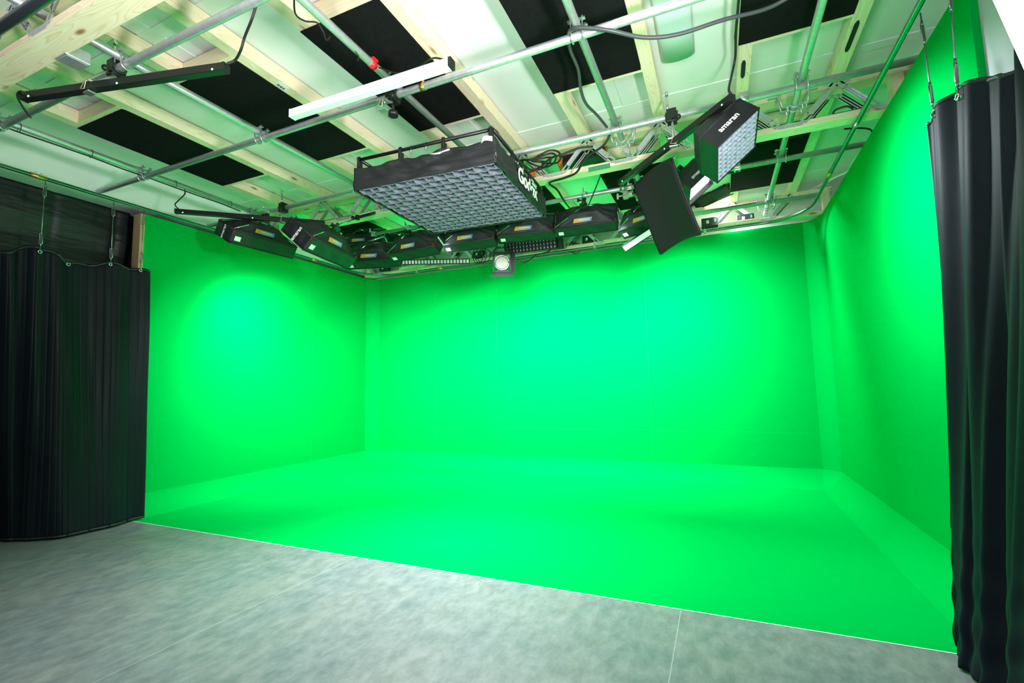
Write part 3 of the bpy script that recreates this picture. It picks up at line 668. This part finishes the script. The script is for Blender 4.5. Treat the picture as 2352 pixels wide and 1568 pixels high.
# ------------------------------------------------------------------ small grid softboxes at right
def grid_box(label, loc, rot, grid=True, lit='bluegrid'):
    r = thing('grid_softbox' if grid else 'softbox', label, 'softbox', loc, None, rot)
    w = .36; hh = .37; d = .15
    a, c, e = w/2, hh/2, .13
    b = MB(); b.add([(-a,0,-c),(a,0,-c),(a,0,c),(-a,0,c),(-a,d,-c),(a,d,-c),(a,d,c),(-a,d,c)], [(0,1,5,4),(1,2,6,5),(2,3,7,6),(3,0,4,7)]); b.build('skirt', 'skirtfab', r, True, solid=.004)
    b = MB(); b.add([(-a,d,-c),(a,d,-c),(a,d,c),(-a,d,c),(-e,d+.10,-e),(e,d+.10,-e),(e,d+.10,e),(-e,d+.10,e)], [(0,1,5,4),(1,2,6,5),(2,3,7,6),(3,0,4,7),(4,5,6,7)]); b.build('back_cover', 'blackfab', r, True, solid=.004)
    MB().tube([(-a,0,-c),(a,0,-c),(a,0,c),(-a,0,c),(-a,0,-c)], .006, 6).build('front_hem', 'blackfab', r, True)
    MB().tube([(-a,d,-c),(a,d,-c),(a,d,c),(-a,d,c),(-a,d,-c)], .006, 6).build('rear_hem', 'blackfab', r, True)
    MB().box((0,.05,0), (w-.01,.004,hh-.01)).build('diffuser', 'glow' if not grid else 'bluediff', r, True)
    if grid:
        g = MB(); n = 8
        for i in range(n+1):
            t = (-a+w*i/n)*.965; g.grid(lambda u, v: Vector((t+.004*math.sin(u*n*2*PI+i*PI)*(1-v), .002+.044*v, (-c+hh*u)*.965)), n*4, 2)
            t2 = (-c+hh*i/n)*.965; g.grid(lambda u, v: Vector(((-a+w*u)*.965, .002+.044*v, t2+.004*math.sin(u*n*2*PI+i*PI)*(1-v))), n*4, 2)
        g.build('cloth_grid', lit, r, True, solid=.0025)
    MB().cyl((0,d+.09,0),(0,d+.18,0), .035, 14).box((0,d+.16,.03), (.05,.05,.07)).build('mount', 'plastic', r, True)
    tm = Matrix.Translation((0,d*.52,c+.005)) @ Matrix.Rotation(0, 4, 'X'); text('amaran', 'logo', 'white2', r, .056, tm, .02, .001)
    return r
M['board2'] = mat('dark_grille', (.035,.036,.038), .6)
M['bluediff'] = mat('blue_diffuser', (.04,.05,.09), .7)
T1l, T1e = Vector((.2,3.43,2.806)), Euler((1.231,-.735,.258))
grid_box('small black softbox with a white cloth grid hanging in front of the middle truss', T1l, T1e)


T2l = ony((1612,428), 3.50); T2e = Euler((1.36,-.735,.258))
t2 = grid_box('small black softbox with a bright bare white front, beside the flat black panel', T2l, T2e, False); t2.scale = (.8,.8,.8)
def arm_clamp(hub, top, label):
    r = thing('light_clamp', label, 'clamp', top, 'clamps holding lights on the pipes')
    MB().tube([top+Vector((-.03,0,0)), top+Vector((.03,0,0))], PR+.011, 14).box(top+Vector((0,0,PR+.012)), (.06,.05,.024)).build('jaw', 'zinc', r)
    MB().tube([top-Vector((0,0,PR)), top.lerp(hub, .5), hub], .013, 10).ball(top.lerp(hub,.5), .024).build('swivel', 'plastic', r)
    return r
R1 = T1e.to_matrix(); R2 = T2e.to_matrix()
arm_clamp(T1l+R1 @ Vector((0,.31,.03)), P(.225,YX['C'],ZX), 'clamp behind the small white-grid softbox on the pipe in front of the middle truss')
arm_clamp(T2l+R2 @ Vector((0,.25,.03)), P(.10,YX['D'],ZX), 'clamp behind the small softbox with the bright bare white front')

# ------------------------------------------------------------------ flat black light panel
fl, fe = Vector((-.332,4.138,2.718)), Euler((.259,-.108,-.693))
fp = thing('cloth_lamp', 'flat black cloth light panel hanging steeply tilted right of the row of softboxes', 'light panel', fl, None, fe)
fw, fh = .448, .663
def fl_fn(off):
    def fn(u, v):
        x = -fw/2+fw*u; z = -fh/2+fh*v; y = .030*math.sin(PI*u)-.03 + .035*(1-v)**2 + off
        return Vector((x, y, z + .030*math.sin(PI*u)*(1 if v > .5 else -1)*abs(2*v-1)*(1 if v > .5 else -1)))
    return fn
MB().grid(fl_fn(-.012), 20, 24).build('back_cloth', 'matte', fp, True, solid=.004)
MB().grid(fl_fn(.020), 20, 24).build('light_mat', 'cell', fp, True, solid=.004)
for u in (0, 1):
    MB().tube([fl_fn(.004)(u, v/12) for v in range(13)], .012, 8).build('edge_binding', 'blackfab', fp, True)
for v in (0, 1):
    MB().tube([fl_fn(.004)(u/12, v) for u in range(13)], .012, 8).build('edge_binding', 'blackfab', fp, True)
RF = fe.to_matrix()
MB().tube([(fw/2-.02,.03,fh/2),(fw/2-.01,.07,fh/2+.05),(fw/2-.05,.02,fh/2+.02)], .006, 8).build('corner_rod', 'chrome', fp, True)
MB().box((-fw/2+.03,.09,.06), (.07,.11,.16)).build('power_block', 'plastic', fp, True)
MB().box((-fw/2-.006,.07,.075), (.004,.02,.035)).build('mark', 'orange', fp, True)
hub = fl+RF @ Vector((-fw/2,.10,.10)); top = on(-.655,'D')
r = thing('light_clamp', 'beige clamp with round knuckle holding the flat black light panel to the pipe', 'clamp', top, 'clamps holding lights on the pipes')
MB().tube([top+Vector((-.03,0,0)), top+Vector((.03,0,0))], PR+.010, 14).box(top+Vector((0,0,.045)), (.02,.02,.05)).build('jaw', 'zinc', r)
kn = ony((1437,448), 3.85)
MB().cyl(top-Vector((0,0,.02)), kn+Vector((0,0,.03)), .012, 8).box(kn, (.05,.05,.075)).cyl(kn+Vector((.02,0,0)), kn+Vector((.075,-.01,0)), .032, 14).cyl(kn-Vector((.03,0,0)), kn-Vector((.075,0,0)), .008, 8).box(kn-Vector((.08,0,.0)), (.018,.018,.06)).build('knuckle', 'beige', r, bevel=.004)
MB().tube([kn+Vector((.07,-.01,0)), hub], .014, 10).build('spigot', 'chrome', r)

# ------------------------------------------------------------------ LED tubes
def led_tube(A, B, label, leds=(.05,.5,.95), dark=True, w=.046, up=(0,0,1)):
    A, B = Vector(A), Vector(B); d = (B-A).normalized(); mid = (A+B)/2
    r = thing('tube_light', label, 'tube light', mid, 'LED tube lights on the pipes')
    MB().bar(A, B, w, w, up).build('body', 'plastic' if dark else 'tubewhite', r, bevel=.003)
    if not dark:
        MB().bar(A-d*.001, A+d*.012, w*1.02, w*1.02, up).build('end_cap', 'tubewhite', r); MB().bar(B-d*.012, B+d*.006, w*1.03, w*1.03, up).build('end_cap', 'plastic', r)
        return r
    for e, s in ((A,1),(B,-1)): MB().bar(e-d*.004*s, e+d*.012*s, w*1.04, w*1.04, up).build('end_cap', 'matte', r, bevel=.002)
    side = d.cross(Vector(up)).normalized(); n = side if side.dot(CAM-mid) > 0 else -side
    for t in leds: MB().ball(A.lerp(B, t)+n*(w/2-.002)-Vector((0,0,w*.30)), .0065).build('indicator', 'led', r)
    return r
def tube_clamp(p, pipe_pt, label, body='plastic'):
    r = thing('tube_clamp', label, 'clamp', pipe_pt, 'clamps of the tube lights')
    a = Vector(pipe_pt); p = Vector(p)
    MB().box(a, (.07,.075,.10)).tube([a+Vector((-.045,0,0)), a+Vector((.045,0,0))], PR+.014, 12).cyl(a+Vector((0,-.03,-.03)), a+Vector((.05,-.08,-.055)), .008, 8).ball(a+Vector((.05,-.08,-.055)), .02).build('jaw', body, r, bevel=.006)
    MB().cyl(a+Vector((-.03,0,.04)), a+Vector((-.03,0,.20)), .009, 8).cyl(a+Vector((-.03,0,.175)), a+Vector((-.03,0,.205)), .012, 8).build('spigot', 'chrome', r)
    MB().tube([a-Vector((0,0,.04)), p+Vector((0,0,.02))], .011, 10).box(p+Vector((0,0,.028)), (.075,.05,.012)).box(p-Vector((0,0,.032)), (.06,.04,.010)).build('holder', 'zinc', r, bevel=.002)
    MB().tube([p+Vector((.0,-.03,.02)), p+Vector((-.02,-.035,-.02)), p+Vector((.02,-.035,-.03)), p+Vector((.02,-.03,.02)), a+Vector((0,-.03,-.02))], .0025, 6).build('safety_cord', 'cord', r)
    return r
a, b_ = onz((54,224),2.50), onz((520,156),2.50); led_tube(a, b_, 'black LED tube light at the top left, hung under the nearest cross pipe')
tube_clamp(a.lerp(b_,.345), P(a.lerp(b_,.345).x/S+.02,YX['A'],ZX), 'black clamp holding the near black LED tube at the top left')
a, b_ = onz((403,485),2.53), onz((745,512),2.53); led_tube(a, b_, 'long black LED tube light above the softbox that faces the left wall')
tube_clamp(a.lerp(b_,.70), P(a.lerp(b_,.70).x/S-.02,YX['C'],ZX), 'clamp of the black LED tube above the softbox that faces the left wall')
a, b_ = onz((1682,224),2.49), onz((1425,420),2.49); led_tube(a, b_, 'black LED tube light slanting across the middle truss beside the white-grid softbox', (.05,.5,.95))
tube_clamp(a.lerp(b_,.44), P(a.lerp(b_,.44).x/S,YX['C'],ZX), 'clamp of the black LED tube slanting across the middle truss')
a, b_ = onz((671,264),2.50), onz((1038,146),2.50); led_tube(a, b_, 'white tube light hung along the cross pipe, switched off', dark=False, w=.052)
q = P(-1.60,YX['B'],ZX); tube_clamp(q+Vector((-.03,-.07,-.10)), q, 'black clamp with a round knob below the white tube light')
MB().cyl(q-Vector((0,0,.04)), q-Vector((0,0,.13)), .010, 8).cyl(q-Vector((0,0,.115)), q-Vector((0,0,.145)), .034, 16).build('knob', 'plastic', bpy.data.objects['tube_clamp.003'])

# ------------------------------------------------------------------ cell strips, louvre light, spotlight
def cell_strip(A, B, label, n, white, facing):
    A, B = Vector(A), Vector(B); d = (B-A); L_ = d.length; d.normalize(); f = Vector(facing); f = (f-d*f.dot(d)).normalized(); u = d.cross(f); mid = (A+B)/2
    R = Matrix((d, f, u)).transposed(); r = thing('cell_light', label, 'strip light', mid)
    MB().box(mid-f*.02, (L_,.035,.078), R).build('body', 'plastic', r, bevel=.003)
    c = MB(); w = L_/n
    for i in range(n): c.box(A+d*(w*(i+.5))+f*(.0-.001), (w*(.72 if not white else .93),.006,.050 if not white else .066), R)
    c.build('cells', 'celllit' if white else 'cell', r)
    g = MB(); g.box(mid+f*.006+u*.034, (L_,.016,.008), R).box(mid+f*.006-u*.034, (L_,.016,.008), R)
    if not white:
        for i in range(n+1): g.box(A+d*w*i+f*.006, (.008,.016,.066), R)
    g.build('louvre' if not white else 'rim', 'matte', r)
    return r
a, b_ = ony((916,602.5),4.62), ony((1078,599.5),4.86); cell_strip(a, b_, 'long thin black light with a row of square grey cells, left of the spotlight', 22, False, CAM-(a+b_)/2)
a, b_ = ony((1433,571),4.25), ony((1500,528),4.02); cell_strip(a, b_, 'short strip of bright white cells poking out behind the flat black light panel', 13, True, CAM-(a+b_)/2+Vector((0,0,-1)))
la, lb = ony((1158,571),4.86), ony((1282,556),4.86); lm = (la+lb)/2; d = (lb-la).normalized(); f = (CAM-lm); f = (f-d*f.dot(d)).normalized(); u = d.cross(f)
RL = Matrix((d, f, u)).transposed(); LL = (lb-la).length
lv = thing('louvre_light', 'black light with rows of small mirrored cells, above the spotlight and below a softbox', 'louvre light', lm)
MB().box(lm-f*.05, (LL,.07,.17), RL).build('body', 'plastic', lv, bevel=.006)
MB().box(lm-f*.012, (LL*.94,.006,.14), RL).build('reflector', 'cell', lv)
g = MB()
for i in range(16): g.box(lm+d*(-LL*.47+LL*.94*i/15)+f*.012, (.016,.045,.15), RL)
for i in range(4): g.box(lm+u*(-.072+.048*i)+f*.012, (LL*.95,.045,.020), RL)
g.build('louvre', 'matte', lv); MB().box(lm+d*(LL/2+.02)-f*.05, (.05,.09,.19), RL).build('end_cap', 'matte', lv, bevel=.006)
sp = ony((1153,603), 4.72); aim = (CAM+Vector((-.5,.5,-.1))-sp).normalized(); ux = Vector((0,0,1)).cross(aim).normalized(); uz = ux.cross(-aim)
RS = Matrix((ux, -aim, uz)).transposed()                # local -y looks out of the lens
st = thing('spotlight', 'black spotlight with a round glass lens and barn doors hanging below the back truss', 'spotlight', sp, None, RS.to_euler())
MB().tube([(0,.0,0),(0,.20,0)], .098, 24).tube([(0,.20,0),(0,.30,0)], [.098,.07], 24).build('body', 'plastic', st, True)
MB().tube([(0,-.004,0),(0,-.016,0)], [.092,.078], 28).build('lens', 'lens', st, True)
for rr_ in (.03,.05,.07): pass
MB().tube([Vector((.098*math.cos(a),-.01,.098*math.sin(a))) for a in [2*PI*i/32 for i in range(33)]], .008, 8).build('lens_ring', 'chrome', st, True)
fr_ = MB(); q = .125
for a in range(4):
    ca, sa = math.cos(a*PI/2), math.sin(a*PI/2)
    rot = lambda x, z: (ca*x-sa*z, sa*x+ca*z)
    poly = [rot(-q,q),rot(q,q),rot(q*.42,.098),rot(-q*.42,.098)]
    fr_.prism(poly, lambda x, z, t: Vector((x, t, z)), -.004, .010)
fr_.build('gel_frame', 'matte', st, True)
def leaf(poly): MB().add(poly+[Vector(p)+Vector((0,.004,.002)) for p in poly], [(0,1,2,3),(4,5,6,7),(0,1,5,4),(1,2,6,5),(2,3,7,6),(3,0,4,7)]).build('barn_door', 'matte', st, True)
leaf([Vector(p) for p in ((-q,-.01,-q),(q,-.01,-q),(q*1.25,-.15,-q-.05),(-q*1.25,-.15,-q-.05))])
leaf([Vector(p) for p in ((-q,-.01,q),(q,-.01,q),(q*1.2,-.15,q+.03),(-q*1.2,-.15,q+.03))])
leaf([Vector(p) for p in ((q,-.01,-q),(q,-.01,q),(q+.06,-.15,q*1.1),(q+.06,-.15,-q*1.1))])
MB().tube([(-.115,.1,0),(-.115,.1,.16),(-.07,.1,.20),(.07,.1,.20),(.115,.1,.16),(.115,.1,0)], .009, 8).build('yoke', 'matte', st, True)
MB().tube([(0,.1,.20),(0,.12,.33)], .011, 8).build('spigot', 'chrome', st, True)

# ------------------------------------------------------------------ control boxes and the orange-cornered unit on the trusses
def ctrl(px, y, sz, label, rx=-.25, dots=True):
    c = ony(px, y); r = thing('control_box', label, 'control box', c, 'black control boxes on the back truss', (rx, 0, 0))
    w, dd, hh = sz
    MB().box((0,0,0), sz).build('case', 'plastic', r, True, bevel=.004)
    MB().box((-w*.12,-dd/2-.001,.0), (w*.16,.003,hh*.36)).build('display', 'label', r, True)
    b = MB()
    for i in range(3): b.box((-w*.34+i*.018,-dd/2-.001,-hh*.2), (.006,.003,.006)).box((-w*.34+i*.018,-dd/2-.001,hh*.1), (.006,.003,.006))
    b.build('buttons', 'board', r, True); MB().box((w*.34,-dd/2-.001,hh*.1), (w*.10,.003,hh*.4)).build('socket', 'board', r, True)
ctrl((1352,551), 5.20, (.17,.06,.115), 'black control box below the softbox right of the large grid')
ctrl((1630,512), 5.14, (.19,.06,.12), 'black control box right of the flat black light panel, left one of two')
ctrl((1712,503), 5.14, (.19,.06,.105), 'black control box on the back truss, rightmost')
ctrl((884,618), 5.16, (.20,.06,.06), 'black control box under the third softbox from the left')
ctrl((1100,585), 5.18, (.20,.06,.10), 'black control box left of the spotlight among coiled cables')
ctrl((1046,583), 5.20, (.12,.05,.05), 'small black control box behind the long thin strip of grey cells')
c = ony((1338,358), 3.47)
pu = thing('power_unit', 'black perforated power unit with orange corners lying in the middle truss', 'power unit', c, None, (-.30,0,.0))
MB().box((0,0,0), (.44,.10,.17)).build('case', 'plastic', pu, True, bevel=.012)
b = MB()
for i in range(18):
    for j in range(6): b.box((-.16+.0188*i+(.009 if j % 2 else 0),-.051,-.06+.022*j), (.009,.004,.010))
b.build('perforated_front', 'board2', pu, True)
for x, z in ((-.205,.055),(-.205,-.055),(.205,.055)): MB().box((x,-.01,z), (.05,.115,.07)).build('corner', 'orange', pu, True, bevel=.008)
MB().tube([(-.18,-.02,.085),(-.12,-.02,.115),(.12,-.02,.115),(.18,-.02,.085)], .012, 8).build('handle', 'plastic', pu, True)

# ------------------------------------------------------------------ ceiling lamp
q = [onz((1512,-40),2.89), onz((1521,149),2.89), onz((1596,126),2.89), onz((1588,-40),2.89)]
x0, x1, y1 = q[1].x, q[2].x, (q[1].y+q[2].y)/2
y0 = y1-1.25
lp = thing('ceiling_lamp', 'pale wraparound ceiling lamp, switched off, between two battens near the top', 'ceiling lamp', ((x0+x1)/2, (y0+y1)/2, ZC*S))
MB().grid(lambda u, v: Vector((x0+(x1-x0)*v, y0+(y1-y0)*u, ZC*S-.012-.034*max(0,math.sin(PI*v))**.45)), 4, 16).build('cover', 'lampbody', lp, solid=.003)
for y in (y0, y1): 
    MB().prism([((x0+(x1-x0)*i/16), ZC*S-.012-.034*max(0,math.sin(PI*i/16))**.45) for i in range(17)]+[(x1,ZC*S),(x0,ZC*S)], lambda a, b2, t: Vector((a, y+t, b2)), -.006, .006).build('end_cap', 'white2', lp)

# ------------------------------------------------------------------ cables
def cable(pts, r, label, m_='rubber', n=10):
    o = MB().tube(smooth_path(pts, n), r, 8).build('cable', m_); return tag(o, label, 'cable', 'loose cables under the ceiling')
Z = onz
k4 = P(XRp['R4'],YX['B'],ZX)
cable([Z((1850,-30),2.70),Z((1765,18),2.66),Z((1660,46),2.62),Z((1560,78),2.58),Z((1480,86),2.57),Z((1400,70),2.58),Z((1345,64),2.60),Z((1311,68),2.63),Z((1306,92),2.70),Z((1311,118),2.72),Z((1328,160),2.72),Z((1334,205),2.70),Z((1346,238),2.68),Z((1372,265),2.69),Z((1394,292),2.70)], .011, 'grey cable sagging in front of the pale ceiling lamp and looping over the pipe', 'greycable')
cable([Z((1402,306),2.66),Z((1385,335),2.60),Z((1345,362),2.57),Z((1325,395),2.53),Z((1298,408),2.53),Z((1262,420),2.55),Z((1280,436),2.60),Z((1296,462),2.62),Z((1312,482),2.62)], .010, 'black cable draped over the middle truss near the orange-cornered unit')
cable([Z((1380,400),2.60),Z((1369,430),2.58),Z((1352,470),2.53),Z((1346,480),2.50)], .006, 'black cable dropping from the middle truss to the softbox right of the large grid')
cable([Z((590,6),2.66),Z((578,45),2.60),Z((562,85),2.57),Z((553,115),2.53),Z((540,138),2.52),Z((522,146),2.50)], .007, 'black cable hanging to the right end of the near black LED tube')
cable([Z((60,212),2.50),Z((45,210),2.50),Z((40,222),2.52),Z((52,245),2.56),Z((64,262),2.58),Z((71,270),2.62)], .006, 'black cable from the left end of the near black LED tube up to the pipe')
cable([Z((424,436),2.66),Z((424,446),2.60),Z((408,462),2.57),Z((402,470),2.55),Z((410,480),2.54)], .006, 'black cable from the leftmost pipe to the LED tube above the left softbox')
cable([P(.235,.6,2.79)]+[Z((1694,30),2.785),Z((1690,80),2.785),Z((1689,130),2.785),Z((1681,170),2.70),Z((1674,205),2.54),Z((1680,216),2.51)], .008, 'black cable clipped along the batten down to the slanting LED tube')
cable([Z((676,-20),2.74),Z((678,30),2.72),Z((700,48),2.73),Z((728,52),2.73),Z((742,72),2.70),Z((750,92),2.69),Z((760,84),2.72)], .005, 'thin black cable looped around the pipe above the red tape')
cable([Z((792,78),2.725),Z((800,88),2.72),Z((812,112),2.68),Z((823,130),2.66),Z((822,138),2.69)], .004, 'thin black cable wound around the pipe just above the red tape')
cable([Z((870,155),2.66),Z((915,168),2.60),Z((960,155),2.58),Z((985,138),2.57),Z((1000,133),2.57),Z((1022,137),2.52)], .005, 'thin cable from the red tape to the right end of the white tube light')
for i in range(4):
    c = Z((1222+6*i,378),2.58); cable([c+Vector((.13*math.cos(a)+.02*i,.10*math.sin(a),.02*math.sin(a*2+i)+.015*i)) for a in [2*PI*j/9-.6*i for j in range(10)]], .008, ['outermost loop of coiled black cable at the right rim of the large grid softbox','second loop of coiled black cable at the right rim of the large grid softbox','third loop of coiled black cable at the right rim of the large grid softbox','innermost loop of coiled black cable beside the large grid softbox, nearest the orange unit'][i])
cable([Z((1245,378),2.58),Z((1268,362),2.60),Z((1290,355),2.60),Z((1330,340),2.63),Z((1362,336),2.63)], .009, 'black cable from the coil at the large softbox to the orange-cornered unit')
cable([ony((1187,601),4.75),ony((1202,604),4.8),ony((1218,596),4.9),ony((1230,586),5.05),ony((1258,578),5.12),ony((1272,566),5.14),ony((1294,552),5.15)], .009, 'black cable curving from the spotlight along the top of the back wall')
for i in range(3):
    c = ony((1098+6*i,586), 5.02-.04*i); cable([c+Vector((.085*math.cos(a)*(1+.15*i),.01*i,.13*math.sin(a)*(1-.1*i))) for a in [2*PI*j/10+.5*i for j in range(11)]], .006, ['wide loop of black cable hanging left of the spotlight','middle loop of black cable hanging left of the spotlight','tight loop of black cable nearest the spotlight on its left'][i])
for i in range(3):
    c = ony((1308+7*i,566), 5.20); cable([c+Vector((.05*math.cos(a)*(1+.2*i),.01*i,.075*math.sin(a)-.01*i)) for a in [2*PI*j/9+.9*i for j in range(10)]], .005, ['left loop of coiled black cable below the softbox right of the large grid','middle loop of coiled black cable below the softbox right of the large grid','right loop of coiled black cable below the softbox right of the large grid'][i])
cable([Z((1960,250),2.64),Z((1945,244),2.66),Z((1920,252),2.66),Z((1915,262),2.64),Z((1940,258),2.63),Z((1975,250),2.65)], .007, 'black cable bundle lying in the middle truss near the right wall')
cable([Z((1940,296),2.62),Z((1975,294),2.64),Z((2000,298),2.66),Z((2004,312),2.66)], .007, 'black cable behind the middle truss reaching to the right wall')

# ------------------------------------------------------------------ small fittings
def batten(i): return bpy.data.objects['ceiling_batten' + ('' if i == 0 else '.%03d' % i)]
def sticker(i, y, side=False):
    o = batten(i); c = P(BX[i]+BW*.5, y, ZBAT)-Vector((0,0,.0012)); w = .052
    st_ = MB().box(c, (w,.085,.0015)).build('sticker', 'label', o); b = MB()
    for j in range(9): b.box(c+Vector((-.010, -.034+.0075*j, -.001)), (.022, .0018+.0025*(j % 3), .001))
    b.build('barcode', 'matte', st_, bevel=0)
sticker(3, 1.905); 
def mend(i, y0, y1):
    MB().prism([(-.014,y0*S),(-.006,y0*S-.03),(.006,y0*S-.03),(.014,y0*S),(.014,y1*S),(.006,y1*S+.03),(-.006,y1*S+.03),(-.014,y1*S)], lambda a, b2, t: Vector(((BX[i]+BW*.45)*S+a, b2, ZBAT*S-t)), 0, .004).build('mending_plate', 'matte', batten(i))
mend(9, 2.80, 3.0); mend(8, 2.88, 3.0)
c = onz((168,130), 2.60)
jb = thing('junction_box', 'small grey metal box fixed behind the nearest timber beam at the top left', 'box', c)
MB().box(c, (.12,.12,.075)).build('body', 'galv', jb, bevel=.006); MB().box(c-Vector((0,0,.039)), (.10,.10,.004)).build('lid', 'galv', jb)
x = XRp['R1']*S
cb_ = MB().tube([(x-.012+.006*math.sin(i*1.7), (.2+i*.19)*S, ZR*S-PR-.010-.004*math.sin(i*2.3)) for i in range(15)], .0065, 8).build('cable', 'rubber')
tag(cb_, 'black cable tied underneath the leftmost pipe beside the pale bulkhead', 'cable', 'loose cables under the ceiling')
b = None
for y in (1.35, 1.72, 2.28, 2.75):
    MB().tube([Vector((x-.003+math.cos(a)*(PR+.006), y*S, ZR*S-.006+math.sin(a)*(PR+.012))) for a in [2*PI*j/16 for j in range(17)]], .0022, 6).build('cable_tie', 'rubber', cb_)
pts = [onz(p, 2.86) for p in ((1998,330),(1972,356),(1958,372),(1950,392),(1930,402),(1915,409))]
pts += [P(.75,5.44,2.86), P(.2,5.45,2.86), P(-.6,5.45,2.86)]
tag(MB().tube(smooth_path(pts, 6), .012, 8).build('conduit', 'white2'), 'white conduit bending along the ceiling edge in the far right corner', 'conduit')
c = Z((1224,397), 2.60); tag(MB().box(c, (.06,.03,.05)).box(c+Vector((.02,0,.03)), (.02,.02,.03)).build('plug', 'orange', bevel=.006), 'small orange plug among the coiled cables beside the large grid softbox', 'plug')

# ------------------------------------------------------------------ near key softbox (its lit face shows in the top right corner)
e0 = [ony((2262,-40), 1.25), ony((2372,205), 1.25), ony((2640,150), 1.02), ony((2560,-230), 1.02)]
A0, B0 = e0[0], e0[1]
n_ = (e0[1]-e0[0]).cross(e0[3]-e0[0]).normalized()
if n_.dot(CAM-A0) < 0: n_ = -n_
ks = thing('key_softbox', 'big white glowing softbox cut by the top right corner, nearest the viewer', 'softbox', (A0+B0)/2)
MB().add(e0, [(0,1,2,3)]).build('diffuser', mat('key_diffuser', (.95,.96,.97), .6, emit=(1,1,1), es=2.0), ks)
b = MB(); bk = [p-n_*.16 for p in e0]; m0 = sum(bk, Vector())/4; bk = [m0+(p-m0)*.5 for p in bk]
b.add([p-n_*.012 for p in e0]+bk, [(0,1,5,4),(1,2,6,5),(2,3,7,6),(3,0,4,7),(4,5,6,7)]); b.build('back_cover', 'blackfab', ks)

# ------------------------------------------------------------------ light
LA = Vector
area(gl-Vector((0,0,.03)), (0,0,0), 1.1, 1.1, 150, (.90,.96,1), math.radians(114))
f1 = R1 @ Vector((0,-1,0)); q = T1l+f1*.06; area(q, (P(.975,2.95,1.45)-q).to_track_quat('-Z','Y').to_euler(), .30, .30, 46, (.88,.95,1), math.radians(128))
print('T1 facing', f1)
area(P(-.8,-1.0,1.15), Vector((-.10,.60,.80)).to_track_quat('-Z','Y').to_euler(), 1.4, 1.0, 110, (.97,.98,1), math.radians(120))  # added fill lamp, unseen behind the camera, whitens the ceiling from below
q = sum(e0, Vector())/4+n_*.03; area(q, (P(-2.4,2.4,2.75)-q).to_track_quat('-Z','Y').to_euler(), .32, .32, 98, (1,.99,.98), math.radians(140))
w = bpy.data.worlds.new('world'); bpy.context.scene.world = w; w.use_nodes = True
w.node_tree.nodes['Background'].inputs[0].default_value = (.78,.88,1,1); w.node_tree.nodes['Background'].inputs[1].default_value = .10
sc = bpy.context.scene
sc.view_settings.view_transform = 'Standard'; sc.view_settings.look = 'None'; sc.view_settings.gamma = 1; sc.view_settings.exposure = 0
sc.cycles.max_bounces = 10; sc.cycles.diffuse_bounces = 6; sc.cycles.glossy_bounces = 4
